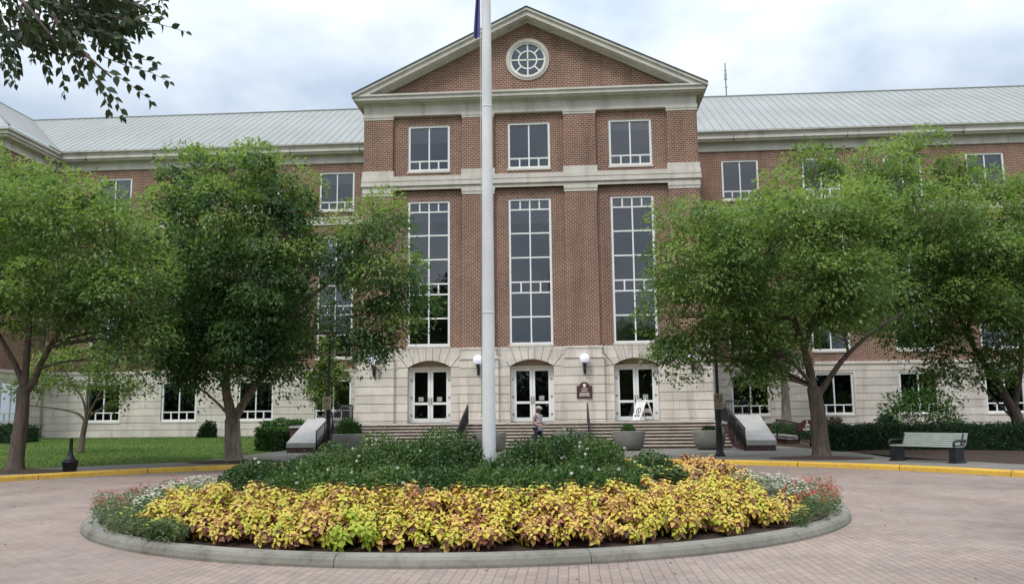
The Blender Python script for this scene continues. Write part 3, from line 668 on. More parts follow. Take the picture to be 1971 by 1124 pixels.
# --- projecting west wing at the far left
XWW, YWW = -31.25, 47.7
m = MB(); 
for a_, b_ in ((14.3, 18.3), (4.4, 14.3)):
    m.quad((XWW, YWW, a_), (XWW, YW+0.5, a_), (XWW, YW+0.5, b_), (XWW, YWW, b_))
m.quad((-46, YWW, 4.4), (XWW, YWW, 4.4), (XWW, YWW, 18.3), (-46, YWW, 18.3)); bpart(m, 'side_wing_wall', BRICK)
m = MB(); hw_ = 1.0; yc_ = 50.05
def to_side(mb, n0=0):
    mb.v[n0:] = [(XWW-(p[1]-YW), p[0], p[2]) for p in mb.v[n0:]]
wall_y(m, YWW, YW, -0.1, 4.5, YW-0.05, [(yc_-HW, yc_+HW, *GRD)], 0.35); courses(m, YWW, YW, 0.3, 4.32, YW-0.05, [(yc_-HW, yc_+HW, *GRD)])
m.box(YWW-0.1, YW, YW-0.13, YW+0.1, 4.34, 4.45); m.box(YWW-0.1, YW, YW-0.09, YW+0.1, 4.45, 4.53)
to_side(m)
m.box(-46, XWW+0.05, YWW-0.05, YWW+0.2, -0.1, 4.5)
bpart(m, 'side_wing_stone_base', STONE)
window(0, YW, rows_std(*GRD), side=(XWW+0.05, yc_))
m = MB()
m.box(YWW, YW, YW-0.08, YW+0.2, 17.55, 17.72); m.box(YWW, YW, YW-0.05, YW+0.2, 17.72, 18.12)
m.box(YWW-0.4, YW-0.45, YW-0.45, YW+0.2, 18.10, 18.26); m.box(YWW-0.5, YW-0.56, YW-0.56, YW+0.2, 18.25, 18.45); m.box(YWW-0.62, YW-0.68, YW-0.68, YW+0.1, 18.47, 18.62)
to_side(m)
m.box(-46, XWW, YWW-0.08, YWW+0.2, 17.56, 18.12); m.box(-46, XWW+0.44, YWW-0.45, YWW+0.19, 18.105, 18.262); m.box(-46, XWW+0.55, YWW-0.56, YWW+0.19, 18.255, 18.452); m.box(-46, XWW+0.67, YWW-0.68, YWW+0.09, 18.475, 18.622)
bpart(m, 'side_wing_cornice', CORN)
m = MB(); e0 = (-30.53, 46.98, 18.68); e1 = (-30.55, YW-0.72, 18.68); v1 = (-38.5, 61.2, 24.10); h1 = (-38.5, 55.0, 24.10)
m.add([e0, e1, v1, h1], [(0, 1, 2, 3)]); m.add([(-46.5, 46.98, 18.68), e0, h1], [(0, 1, 2)])
def rib(m, A_, B_, nrm, w_=0.022):
    A_, B_, nrm = Vector(A_), Vector(B_), Vector(nrm).normalized()*0.014; sd_ = (B_-A_).cross(nrm).normalized()*w_
    m.add([A_-sd_, A_+sd_, A_+sd_+nrm, A_-sd_+nrm, B_-sd_, B_+sd_, B_+sd_+nrm, B_-sd_+nrm], [(0, 1, 2, 3), (3, 2, 6, 7), (0, 3, 7, 4), (1, 5, 6, 2)], 1)
y = 47.3
while y < 61.0:
    fr0 = max(0.0, (y-(YW-0.72))/(61.2-(YW-0.72))); fr1 = min(1.0, (y-46.98)/(55.0-46.98))
    pt = lambda q: (-30.55-7.95*q, y, 18.68+5.42*q)
    if fr1-fr0 > 0.03: rib(m, pt(fr0), pt(fr1), (5.42, 0, 7.95))
    y += 0.525
m.tube([e0, h1], 0.06, 6, 0); m.tube([h1, v1], 0.07, 6, 1)
bpart(m, 'side_wing_roof', [ROOF, SEAM])
m = MB(); m.tube([(XWW+0.16, YW-0.2, 0.4), (XWW+0.16, YW-0.2, 17.6), (XWW+0.3, YW-0.35, 18.1), (XWW+0.55, YW-0.55, 18.55)], 0.06, 8); bpart(m, 'downspout', CORN)
# antenna behind the right-hand ridge
an = thing('roof_antenna', 'thin lattice antenna mast standing above the ridge of the grey roof', 'antenna', (11.5, 61.4, 23.9))
m = MB(); zt = at(1397, 122, 61.4).z-23.9
m.tube([(0, 0, 0), (0, 0, zt)], 0.035, 6)
for k in range(3): m.tube([(-0.12, 0, zt*(0.35+0.22*k)), (0.12, 0, zt*(0.35+0.22*k))], 0.02, 5)
an.location.x = at(1398, 180, 61.4).x; m.build('mast', DKMETAL, an)
m = MB(); m.box(-0.08, 0.08, -0.05, 0.05, zt*0.55, zt*0.72); m.build('aerial', SLAT, an)

# ------------------------------------------------------------------ steps, cheek walls, rails
SX = 8.62; TER = 1.2; YT, YB_ = 40.0, 37.2; NST = 8
st = thing('entrance_steps', 'wide flight of stone steps with stained risers below the three doors', 'steps', (0, YB_, Z0))
m = MB(); h = (TER-Z0)/NST; td = (YT-YB_)/(NST-1)
for k in range(NST):
    y0 = YB_+k*td; zt = Z0+(k+1)*h; y1 = y0+td if k < NST-1 else YF+0.7
    m.box(-SX-.02, SX+.02, y0-0.03, y1, zt-0.045, zt, 1); m.box(-SX, SX, y0, y1, Z0-0.1 if k == 0 else zt-h, zt-0.045, 0)
o = m.build('step_flight', [RISER, NOSE], st); o.matrix_parent_inverse = Matrix.Translation((0, -YB_, -Z0))
for s, px0, px1, py0, lab in ((-1, 552, 606, 871, 'sloped stone capped cheek wall on the left side of the steps'), (1, 1438, 1497, 867, 'sloped stone capped cheek wall on the right side of the steps')):
    A_ = gr(px0, py0, Z0); B_ = gr(px1, py0, Z0); x0, x1 = sorted((A_.x, B_.x)); yn = (A_.y+B_.y)/2; yfar = yn+2.8
    x0s, x1s = (x0, x1)
    w = thing('cheek_wall', lab, 'wall', ((x0+x1)/2, yn, Z0), group='sloped walls flanking the entrance steps'); hw_ = (x1-x0)/2
    zl, zh = 0.20, 1.16
    m = MB(); vs = [(-hw_+0.03, 0.03, -0.1), (hw_-0.03, 0.03, -0.1), (hw_-0.03, 2.8, -0.1), (-hw_+0.03, 2.8, -0.1), (-hw_+0.03, 0.03, zl), (hw_-0.03, 0.03, zl), (hw_-0.03, 2.8, zh+0.02), (-hw_+0.03, 2.8, zh+0.02)]
    BF = [(0, 3, 2, 1), (4, 5, 6, 7), (0, 1, 5, 4), (1, 2, 6, 5), (2, 3, 7, 6), (3, 0, 4, 7)]
    m.add(vs, BF); m.build('plinth', LOWBRICK, w)
    m = MB(); c_ = 0.20
    for q in range(3):
        f0, f1 = q/3, (q+1)/3; ya_, yb_ = 2.82*f0+0.004, 2.82*f1-0.004; za_, zb_ = zl+(zh-zl)*f0, zl+(zh-zl)*f1
        m.add([(-hw_, ya_, za_), (hw_, ya_, za_), (hw_, yb_, zb_), (-hw_, yb_, zb_), (-hw_, ya_, za_+c_), (hw_, ya_, za_+c_), (hw_, yb_, zb_+c_), (-hw_, yb_, zb_+c_)], BF)
    m.build('cap_slab', CAPST, w, 0.012)
def railing(name, label, pts, hgt=0.9, group=None, spacing=0.11, panel=True, parent=None):
    """pts: ground points along the rail; posts at the points, top rail, lower rail, balusters"""
    p0 = Vector(pts[0]); r_ = thing(name, label, 'railing', p0, group=group); P = [Vector(p)-p0 for p in pts]; up = Vector((0, 0, hgt))
    for p in P: MB().tube([p-Vector((0, 0, 0.02)), p+up], 0.032, 6).build('rail_post', BLACK, r_)
    m = MB(); m.tube([p+up for p in P], 0.034, 8); m.build('top_rail', BLACK, r_)
    m = MB()
    for a_, b_ in zip(P, P[1:]):
        dn = Vector((0, 0, 0.1)); m.tube([a_+dn, b_+dn], 0.014, 5); m.tube([a_+up*0.9, b_+up*0.9], 0.012, 5)
        n_ = max(2, int((b_-a_).length/spacing))
        for k in range(1, n_):
            q = a_+(b_-a_)*(k/n_); m.tube([q+dn, q+up*0.9], 0.011, 4, cap=False)
    m.build('infill_panel', BLACK, r_)
    return r_
def stz(y): return Z0+max(0, min(NST, math.floor((y-YB_)/td)+1))*h if y > YB_ else Z0
g = 'handrails of the entrance steps'
railing('step_railing', 'black handrail up the steps left of the white flagpole', [(-2.82, 37.0, Z0), (-2.80, 38.6, stz(38.6)), (-2.76, 40.2, TER)], 0.86, g, 0.07)
railing('step_railing', 'black handrail up the steps below the brown wall plaque', [(2.76, 37.0, Z0), (2.74, 38.6, stz(38.6)), (2.72, 40.2, TER)], 0.86, g, 0.07)
railing('step_railing', 'black railing along the left cheek wall of the steps', [(-8.47, 35.6, Z0), (-8.5, 36.9, .48), (-8.53, 38.2, 0.82), (-8.56, 40.0, TER), (-8.6, 42.0, TER)], 0.86, g)
railing('step_railing', 'black railing along the right cheek wall of the steps', [(8.64, 34.5, Z0), (8.66, 36.2, .48), (8.68, 38.0, 0.85), (8.7, 40.0, TER), (8.75, 42.0, TER)], 0.86, g)
g = 'railings of the side landings'
railing('landing_railing', 'black railing of the landing left of the stone base', [(-10.3, 44.0, TER), (-9.12, 44.0, TER)], 0.95, g, 0.13)
railing('landing_railing', 'black railing of the landing right of the stone base', [(9.6, 44.0, TER), (10.7, 44.0, TER)], 0.95, g, 0.13)
railing('ramp_railing', 'low black handrail on the ramp beside the accessible sign', [(11.2, 40.4, 0.45), (11.6, 38.2, 0.3), (11.85, 36.4, Z0)], 0.8)
for s, lab in ((-1, 'concrete landing behind the left cheek wall'), (1, 'concrete landing behind the right cheek wall')):
    m = MB(); m.box(-.92, .92, -3.1, 3.1, 0, TER-0.1, 0); m.box(-.95, .95, -3.15, 3.15, TER-0.1, TER-0.004, 1)
    o = m.build('side_landing', [LOWBRICK, CAPST]); o.location = (s*9.62, 41.6, 0); tag(o, lab, 'landing')
rl = thing('ramp_wall', 'low stone capped brick wall at the foot of the ramp railing', 'wall', (gr(1528, 857, Z0).x, gr(1528, 857, Z0).y, Z0))
MB().box(-0.25, 0.25, 0, 3.6, -0.1, 0.24).build('brick_course', LOWBRICK, rl); MB().box(-0.28, 0.28, -0.03, 3.6, 0.245, 0.42).build('cap_slab', CAPST, rl, 0.012)

# ------------------------------------------------------------------ foliage builders
def scatter_ellipsoid(n, c, rad, inner=0.3, r=rng):
    d = unit(r.normal(size=(n, 3))); q = (inner**3+(1-inner**3)*r.random(n))**(1/3)
    return np.array(c)+d*q[:, None]*np.array(rad), d
def clump_leaves(C, Dirs, per, rc, L0, W0, droop, r=rng, flat=0.85, upn=0.8):
    """each clump is a small billow: leaves lie over an uneven dome, with some hanging below it"""
    n = len(C); idx = np.repeat(np.arange(n), per); k = len(idx); size = (rc*(0.6+0.8*r.random(n)))[idx][:, None]
    d = unit(r.normal(size=(k, 3))); d[:, 2] = np.where(r.random(k) < .7, np.abs(d[:, 2]), d[:, 2])
    q = (0.62+0.42*r.random(k)**0.7)[:, None]
    P = C[idx]+d*q*size*np.array([1, 1, flat])
    out = unit(d*np.array([1, 1, .25])+Dirs[idx]*.5)
    A = out+np.array([0, 0, -droop])+r.normal(size=(k, 3))*0.5
    Nn = d*0.75+np.array([0, 0, upn])+r.normal(size=(k, 3))*0.45
    Ln = L0*(0.65+0.7*r.random(k)); Wd = W0*(0.65+0.7*r.random(k))
    return leaves_v(P, A, Nn, Ln, Wd)
def branch_pts(a, b, sag, n, wob, r):
    a, b = Vector(a), Vector(b); out = []; j = Vector((r.uniform(-1, 1), r.uniform(-1, 1), r.uniform(-.5, .5)))*wob*(b-a).length
    for i in range(n+1):
        t = i/n; out.append(a.lerp(b, t)+Vector((0, 0, sag*(b-a).length*math.sin(math.pi*t)))+j*math.sin(math.pi*t))
    return out
def tree(name, label, base, Y, stems, blobs, leafmat, bark, density=1.0, L0=0.150, W0=0.068, per=230, rc=0.74, droop=0.32, seed=1, group='shade trees around the drive', spread=2.2, forks=None, flare=1.25, cat='tree', depth=1.0, inner=0.5, toplit=0.95):
    """stems: list of (pixel path, start radius, end radius) ; blobs: (px, py, rx, ry[, dY])"""
    r = np.random.default_rng(seed); rp = random.Random(seed)
    t = thing(name, label, cat, base, group=group); b0 = Vector(base)
    inv = Matrix.Translation(-b0); m = MB(); tips = []
    for path, r0, r1 in stems:
        pts = [at(p[0], p[1], Y+(p[2] if len(p) > 2 else 0)) for p in path]; pts = [Vector((p.x, p.y, max(p.z, base[2]-0.1))) for p in pts]
        sm = []
        for i in range(len(pts)-1):
            p_1 = pts[max(i-1, 0)]; p0_, p1_ = pts[i], pts[i+1]; p2_ = pts[min(i+2, len(pts)-1)]
            for k in range(5):
                u = k/5; sm.append(0.5*((2*p0_)+(p1_-p_1)*u+(2*p_1-5*p0_+4*p1_-p2_)*u*u+(3*p0_-p_1-3*p1_+p2_)*u**3))
        sm.append(pts[-1]); n_ = len(sm)
        rad = [r0+(r1-r0)*(i/(n_-1))**0.85 for i in range(n_)]
        if r0 > 0.1 and abs(pts[0].z-base[2]) < 0.35:
            for i in range(min(4, n_)): rad[i] *= (1+(flare-1)*(1-i/4)**2*1.6)
        m.tube(sm, rad, 12); tips += [(p, q) for p, q in zip(sm[n_//3:], rad[n_//3:])]
    Cs, Ds = [], []
    for bl in blobs:
        px, py, rx, ry = bl[:4]; dy = bl[4] if len(bl) > 4 else rp.uniform(-spread, spread)
        Yb = Y+dy; c = at(px, py, Yb); sx_ = rx*Yb/F_PX; sz_ = ry*Yb/F_PX; sy_ = (sx_+sz_)*0.55*depth
        area = sx_*sz_+0.5*sy_*sz_; n_ = max(4, int(area*5.6*density/(rc/0.8)**2))
        P, D = scatter_ellipsoid(n_, c, (sx_*0.80, sy_, sz_*0.78), inner, r); Cs.append(P); Ds.append(D)
        tp = min(tips, key=lambda q: (q[0]-c).length-2*(q[0].z < c.z)) if tips else None
        if tp:
            bp = branch_pts(tp[0], c, 0.06, 6, 0.08, rp); rr0 = min(tp[1]*0.75, 0.03+0.03*(sx_+sz_)); m.tube(bp, [rr0*(1-0.8*i/6) for i in range(7)], 6)
            for q in r.choice(n_, min(n_, 9), replace=False):
                tw = branch_pts(bp[rp.choice((3, 4, 5))], P[q], 0.05, 3, 0.06, rp); m.tube(tw, [rr0*0.3+0.006, rr0*0.22+0.005, 0.008, 0.004], 4, cap=False)
    tr = m.build('trunk', bark, t); tr.matrix_parent_inverse = inv
    C = np.concatenate(Cs); D = np.concatenate(Ds)
    V = clump_leaves(C, D, per, rc, L0, W0, droop, r)
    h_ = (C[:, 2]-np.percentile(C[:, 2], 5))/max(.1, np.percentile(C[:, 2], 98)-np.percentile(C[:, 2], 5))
    pr_ = np.clip(toplit*(0.12+0.95*h_**1.5)*(0.55+0.9*np.maximum(0, D[:, 2])), 0, .95); yc = r.random(len(C)) < pr_  # high and upward-facing clumps get the paler leaf more often, painted as lit
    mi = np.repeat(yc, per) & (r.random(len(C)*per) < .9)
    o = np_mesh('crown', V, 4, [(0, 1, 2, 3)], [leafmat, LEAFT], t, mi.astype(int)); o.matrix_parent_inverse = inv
    return t

# ------------------------------------------------------------------ big trees
TM = gr(449, 889, Z0); TL = gr(28, 908, Z0); TR = gr(1582, 882, Z0)
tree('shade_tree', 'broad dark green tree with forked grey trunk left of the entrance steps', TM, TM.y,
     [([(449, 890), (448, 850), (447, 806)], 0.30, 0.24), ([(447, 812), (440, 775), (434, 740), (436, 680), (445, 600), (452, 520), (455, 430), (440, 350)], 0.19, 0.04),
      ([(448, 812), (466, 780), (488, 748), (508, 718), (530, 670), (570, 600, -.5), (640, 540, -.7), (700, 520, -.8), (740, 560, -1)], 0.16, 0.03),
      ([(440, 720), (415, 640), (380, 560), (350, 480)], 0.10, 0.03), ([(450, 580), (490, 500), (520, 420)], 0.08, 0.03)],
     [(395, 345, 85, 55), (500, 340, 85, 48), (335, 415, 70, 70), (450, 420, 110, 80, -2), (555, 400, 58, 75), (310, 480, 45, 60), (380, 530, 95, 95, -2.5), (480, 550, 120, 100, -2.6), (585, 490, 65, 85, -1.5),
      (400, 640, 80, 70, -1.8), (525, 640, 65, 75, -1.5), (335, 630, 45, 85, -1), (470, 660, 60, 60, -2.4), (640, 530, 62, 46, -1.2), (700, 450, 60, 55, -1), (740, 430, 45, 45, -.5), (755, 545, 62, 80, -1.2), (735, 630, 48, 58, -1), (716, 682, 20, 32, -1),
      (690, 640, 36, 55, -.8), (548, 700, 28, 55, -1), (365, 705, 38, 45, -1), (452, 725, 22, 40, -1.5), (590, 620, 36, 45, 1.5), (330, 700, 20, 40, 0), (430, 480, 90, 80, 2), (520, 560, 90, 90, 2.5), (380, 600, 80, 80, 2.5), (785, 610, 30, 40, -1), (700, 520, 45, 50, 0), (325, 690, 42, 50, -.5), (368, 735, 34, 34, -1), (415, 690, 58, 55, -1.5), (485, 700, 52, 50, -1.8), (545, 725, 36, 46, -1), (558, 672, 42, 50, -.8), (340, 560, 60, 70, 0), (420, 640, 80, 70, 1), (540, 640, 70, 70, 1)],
     LEAFD, BARKP, 0.92, seed=3, toplit=0.6)
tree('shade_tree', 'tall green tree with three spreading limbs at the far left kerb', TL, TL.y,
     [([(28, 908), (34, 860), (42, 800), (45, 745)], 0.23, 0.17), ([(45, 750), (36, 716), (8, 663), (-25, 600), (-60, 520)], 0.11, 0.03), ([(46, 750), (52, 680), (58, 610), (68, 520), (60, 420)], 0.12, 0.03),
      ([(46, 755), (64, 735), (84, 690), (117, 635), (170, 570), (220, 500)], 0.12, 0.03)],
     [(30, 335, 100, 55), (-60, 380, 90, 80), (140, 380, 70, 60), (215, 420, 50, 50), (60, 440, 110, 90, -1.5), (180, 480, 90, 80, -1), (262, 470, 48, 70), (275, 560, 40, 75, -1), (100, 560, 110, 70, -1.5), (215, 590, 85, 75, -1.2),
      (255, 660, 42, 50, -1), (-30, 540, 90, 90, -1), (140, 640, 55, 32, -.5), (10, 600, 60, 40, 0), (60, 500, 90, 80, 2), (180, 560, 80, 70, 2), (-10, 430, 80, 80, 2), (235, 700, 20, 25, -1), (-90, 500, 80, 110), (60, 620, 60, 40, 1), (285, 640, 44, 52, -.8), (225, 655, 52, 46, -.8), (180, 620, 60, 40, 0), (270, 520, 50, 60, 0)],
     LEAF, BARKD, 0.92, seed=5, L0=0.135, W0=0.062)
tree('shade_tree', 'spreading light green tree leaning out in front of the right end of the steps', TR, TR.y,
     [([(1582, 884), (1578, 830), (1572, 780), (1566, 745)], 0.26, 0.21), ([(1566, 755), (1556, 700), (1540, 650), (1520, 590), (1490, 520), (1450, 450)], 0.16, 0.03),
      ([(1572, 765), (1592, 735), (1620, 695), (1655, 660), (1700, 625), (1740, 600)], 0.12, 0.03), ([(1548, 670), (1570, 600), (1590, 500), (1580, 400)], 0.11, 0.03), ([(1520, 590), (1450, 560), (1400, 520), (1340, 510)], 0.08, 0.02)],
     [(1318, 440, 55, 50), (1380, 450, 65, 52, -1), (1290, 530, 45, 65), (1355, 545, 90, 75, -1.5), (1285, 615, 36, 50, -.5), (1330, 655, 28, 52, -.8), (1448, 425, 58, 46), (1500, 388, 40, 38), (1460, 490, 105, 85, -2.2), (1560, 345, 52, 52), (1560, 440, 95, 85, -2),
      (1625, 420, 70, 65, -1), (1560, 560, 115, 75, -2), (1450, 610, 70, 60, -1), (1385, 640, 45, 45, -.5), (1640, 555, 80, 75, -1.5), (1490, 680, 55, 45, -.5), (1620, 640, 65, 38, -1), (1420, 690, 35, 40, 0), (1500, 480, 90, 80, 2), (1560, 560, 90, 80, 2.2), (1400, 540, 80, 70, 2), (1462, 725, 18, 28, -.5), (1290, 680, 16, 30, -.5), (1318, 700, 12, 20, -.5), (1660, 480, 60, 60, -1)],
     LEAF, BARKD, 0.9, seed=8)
FR = Vector((at(1964, 850, 33.5).x, 33.5, 0.2))
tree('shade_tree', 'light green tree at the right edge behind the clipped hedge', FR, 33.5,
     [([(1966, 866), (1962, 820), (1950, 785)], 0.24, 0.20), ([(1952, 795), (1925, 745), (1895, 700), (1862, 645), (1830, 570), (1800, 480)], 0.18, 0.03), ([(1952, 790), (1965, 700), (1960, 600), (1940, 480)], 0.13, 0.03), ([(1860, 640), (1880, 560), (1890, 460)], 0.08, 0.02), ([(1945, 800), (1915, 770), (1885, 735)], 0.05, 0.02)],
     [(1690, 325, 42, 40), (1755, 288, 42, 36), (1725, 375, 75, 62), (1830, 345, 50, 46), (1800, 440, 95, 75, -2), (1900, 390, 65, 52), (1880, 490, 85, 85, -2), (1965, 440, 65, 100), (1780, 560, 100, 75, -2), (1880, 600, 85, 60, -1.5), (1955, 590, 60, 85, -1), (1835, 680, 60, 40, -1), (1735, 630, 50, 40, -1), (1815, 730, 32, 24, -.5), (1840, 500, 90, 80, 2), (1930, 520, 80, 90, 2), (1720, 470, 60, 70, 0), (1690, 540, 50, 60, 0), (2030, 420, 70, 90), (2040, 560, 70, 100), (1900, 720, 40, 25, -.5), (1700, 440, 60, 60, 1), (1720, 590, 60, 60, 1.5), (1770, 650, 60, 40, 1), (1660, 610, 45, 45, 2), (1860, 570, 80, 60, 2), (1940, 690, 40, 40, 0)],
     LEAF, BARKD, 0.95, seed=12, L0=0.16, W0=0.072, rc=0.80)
# smaller trees
PM = gr(1514, 809, 0.4); PM = Vector((at(1514, 809, 46.5).x, 46.5, 0.3))
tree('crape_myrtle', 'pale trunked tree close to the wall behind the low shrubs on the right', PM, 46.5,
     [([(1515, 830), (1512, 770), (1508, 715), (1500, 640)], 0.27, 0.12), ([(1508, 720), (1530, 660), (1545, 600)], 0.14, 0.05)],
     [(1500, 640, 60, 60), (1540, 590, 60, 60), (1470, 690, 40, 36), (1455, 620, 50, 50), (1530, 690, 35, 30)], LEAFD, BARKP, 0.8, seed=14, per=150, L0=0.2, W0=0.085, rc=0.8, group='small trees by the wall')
CH = Vector((at(155, 868, 35.0).x, 35.0, 0.22))
tree('ornamental_tree', 'small spreading yellow green tree on the lawn by the left windows', CH, 35.0,
     [([(154, 872), (160, 835), (166, 805)], 0.13, 0.10), ([(165, 812), (150, 796), (120, 788), (85, 783), (50, 780)], 0.06, 0.02), ([(166, 806), (160, 770), (140, 740), (120, 700)], 0.06, 0.015), ([(167, 806), (185, 770), (205, 740), (230, 720)], 0.06, 0.015), ([(167, 800), (170, 750), (175, 690)], 0.05, 0.015)],
     [(80, 735, 60, 22), (40, 755, 35, 18), (150, 700, 70, 26), (205, 715, 60, 26), (245, 750, 42, 22), (225, 780, 30, 12), (110, 690, 50, 24), (185, 745, 50, 18), (60, 710, 40, 18), (265, 765, 22, 12), (130, 745, 40, 18), (170, 665, 40, 20)],
     LEAFY, BARK, 0.75, seed=17, per=40, L0=0.15, W0=0.075, rc=0.40, droop=0.25, group='small trees by the wall', spread=1.2)
SP = Vector((at(625, 835, 44).x, 44.0, 0.3))
tree('sapling', 'thin yellow green sapling behind the left lamp post', SP, 44.0,
     [([(627, 838), (626, 780), (628, 720), (632, 680)], 0.05, 0.015)], [(628, 700, 16, 26), (612, 730, 24, 18), (648, 728, 22, 14), (622, 765, 20, 22), (600, 752, 16, 10), (660, 715, 14, 10), (632, 660, 12, 20)],
     LEAFY, BARK, 1.2, seed=19, per=50, L0=0.17, W0=0.08, rc=0.34, droop=0.3, group='small trees by the wall', spread=0.5)

# ------------------------------------------------------------------ overhanging branch of a near tree, trunk left of the frame
nb = Vector((-8.6, 3.4, 0.0)); ot = thing('overhanging_tree', 'leafy branch with large pointed leaves hanging in at the top left', 'tree', nb)
m = MB(); rp = random.Random(23); LP, LA, LN, LL = [], [], [], []
m.tube([nb-Vector((0, 0, .1)), nb+Vector((0.05, 0.1, 1.5)), nb+Vector((0.1, 0.2, 3.2)), nb+Vector((0.2, 0.5, 5.2)), nb+Vector((0.1, .6, 8))], [0.34, 0.27, 0.24, 0.18, 0.05], 12)
YO = 8.2; mains = []
for p in ([(-130, -120), (-20, -60), (80, -10), (160, 30), (230, 60)], [(-130, -120), (0, -70), (120, -40), (220, -10), (290, 25)], [(-130, -110), (-60, -30), (0, 30), (20, 80)], [(80, -10), (120, 60), (170, 110), (215, 150)], [(-20, -60), (50, 10), (90, 60), (120, 100)]):
    pts = [at(q[0], q[1], YO+0.25*math.sin(i+p[0][1])) for i, q in enumerate(p)]; mains.append(pts)
    m.tube(pts, [0.03-0.022*i/(len(pts)-1) for i in range(len(pts))], 6)
m.tube([nb+Vector((0.15, 0.45, 4.7)), at(-260, -170, 6.4), mains[0][0]], [0.11, 0.06, 0.032], 8)
twigs = [((150, 20), (250, 40), (300, 45), (358, 62)), ((170, 80), (220, 95), (262, 112), (300, 120)), ((200, 110), (250, 130), (290, 140), (326, 158)), ((190, 130), (230, 150), (262, 172), (292, 196)), ((170, 130), (200, 165), (225, 195), (238, 226)),
         ((150, 110), (180, 150), (200, 185), (212, 215)), ((120, 80), (140, 110), (150, 140), (158, 160)), ((100, 60), (115, 110), (122, 150), (124, 182)), ((70, 50), (80, 90), (88, 120), (94, 140)), ((60, 40), (72, 80), (70, 105), (62, 118)),
         ((0, 30), (14, 70), (22, 120), (30, 162)), ((5, 40), (12, 90), (16, 130), (18, 158)), ((30, 20), (45, 45), (55, 65), (62, 78)), ((-10, 50), (4, 90), (8, 115), (6, 128)), ((200, 20), (240, 10), (265, 8), (285, 20)), ((150, 60), (185, 75), (215, 80), (250, 82)), ((180, 50), (210, 62), (235, 80), (245, 98)),
         ((210, 35), (245, 30), (275, 30), (305, 33)), ((130, 40), (150, 80), (165, 110), (170, 128)), ((40, 10), (60, 50), (66, 70), (70, 90))]
for k in range(85):
    x = rp.uniform(-20, 235); y = rp.uniform(-50, 85-0.18*max(0, x-60)); a_ = rp.uniform(-0.3, 1.5); l_ = rp.uniform(45, 80)
    twigs.append(((x, y), (x+l_*.35*math.cos(a_), y+l_*.35*math.sin(a_)), (x+l_*.7*math.cos(a_), y+l_*.7*math.sin(a_)+4), (x+l_*math.cos(a_), y+l_*math.sin(a_)+12)))
for k in range(60):
    x = rp.uniform(-200, 320); y = rp.uniform(-190, -55); a_ = rp.uniform(-0.5, 1.8); l_ = rp.uniform(45, 80)
    twigs.append(((x, y), (x+l_*.35*math.cos(a_), y+l_*.35*math.sin(a_)), (x+l_*.7*math.cos(a_), y+l_*.7*math.sin(a_)+4), (x+l_*math.cos(a_), y+l_*math.sin(a_)+12)))
for tw in twigs:
    Yt = YO+rp.uniform(-0.45, 0.45); pts = [at(q[0], q[1], Yt+0.05*i) for i, q in enumerate(tw)]
    m.tube(pts, [0.006, 0.005, 0.004, 0.002], 4, cap=False)
    for i in range(3):
        for k in range(3):
            t_ = (k+0.5)/3; p = pts[i].lerp(pts[i+1], t_); d = (pts[i+1]-pts[i]).normalized()
            sgn = 1 if (i*3+k) % 2 else -1; sd_ = d.cross(Vector((0, 1, 0))).normalized()*sgn
            LP.append(p); LA.append(d*0.7+sd_*0.75+Vector((0, rp.uniform(-.4, .4), -0.35))); LN.append(Vector((rp.uniform(-.5, .5), -0.9 if rp.random() < .6 else .5, rp.uniform(0.1, .9)))); LL.append(rp.uniform(0.085, 0.13)*(1.05 if i < 2 else 0.9))
    LP.append(pts[-1]); LA.append((pts[-1]-pts[-2]).normalized()+Vector((0, 0, -.2))); LN.append(Vector((rp.uniform(-.5, .5), -0.8, .5))); LL.append(0.07)
# the rest of the crown above and left of the frame
for k in range(2600):
    a_ = rp.uniform(0, 6.28); e_ = rp.uniform(-0.1, 1); q = Vector((math.cos(a_)*3.2*rp.random()**.5, math.sin(a_)*3.0*rp.random()**.5, 7.4+e_*2.6-rp.random()))+nb
    LP.append(q); LA.append(Vector((rp.gauss(0, 1), rp.gauss(0, 1), -0.5))); LN.append(Vector((rp.gauss(0, .5), rp.gauss(0, .5), 1))); LL.append(rp.uniform(0.12, 0.2))
o = m.build('trunk', BARKD, ot); o.matrix_parent_inverse = Matrix.Translation(-nb)
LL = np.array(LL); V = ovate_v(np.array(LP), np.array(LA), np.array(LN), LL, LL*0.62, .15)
o = np_mesh('leaves', V, 8, OV_F, LEAFN, ot); o.matrix_parent_inverse = Matrix.Translation(-nb)

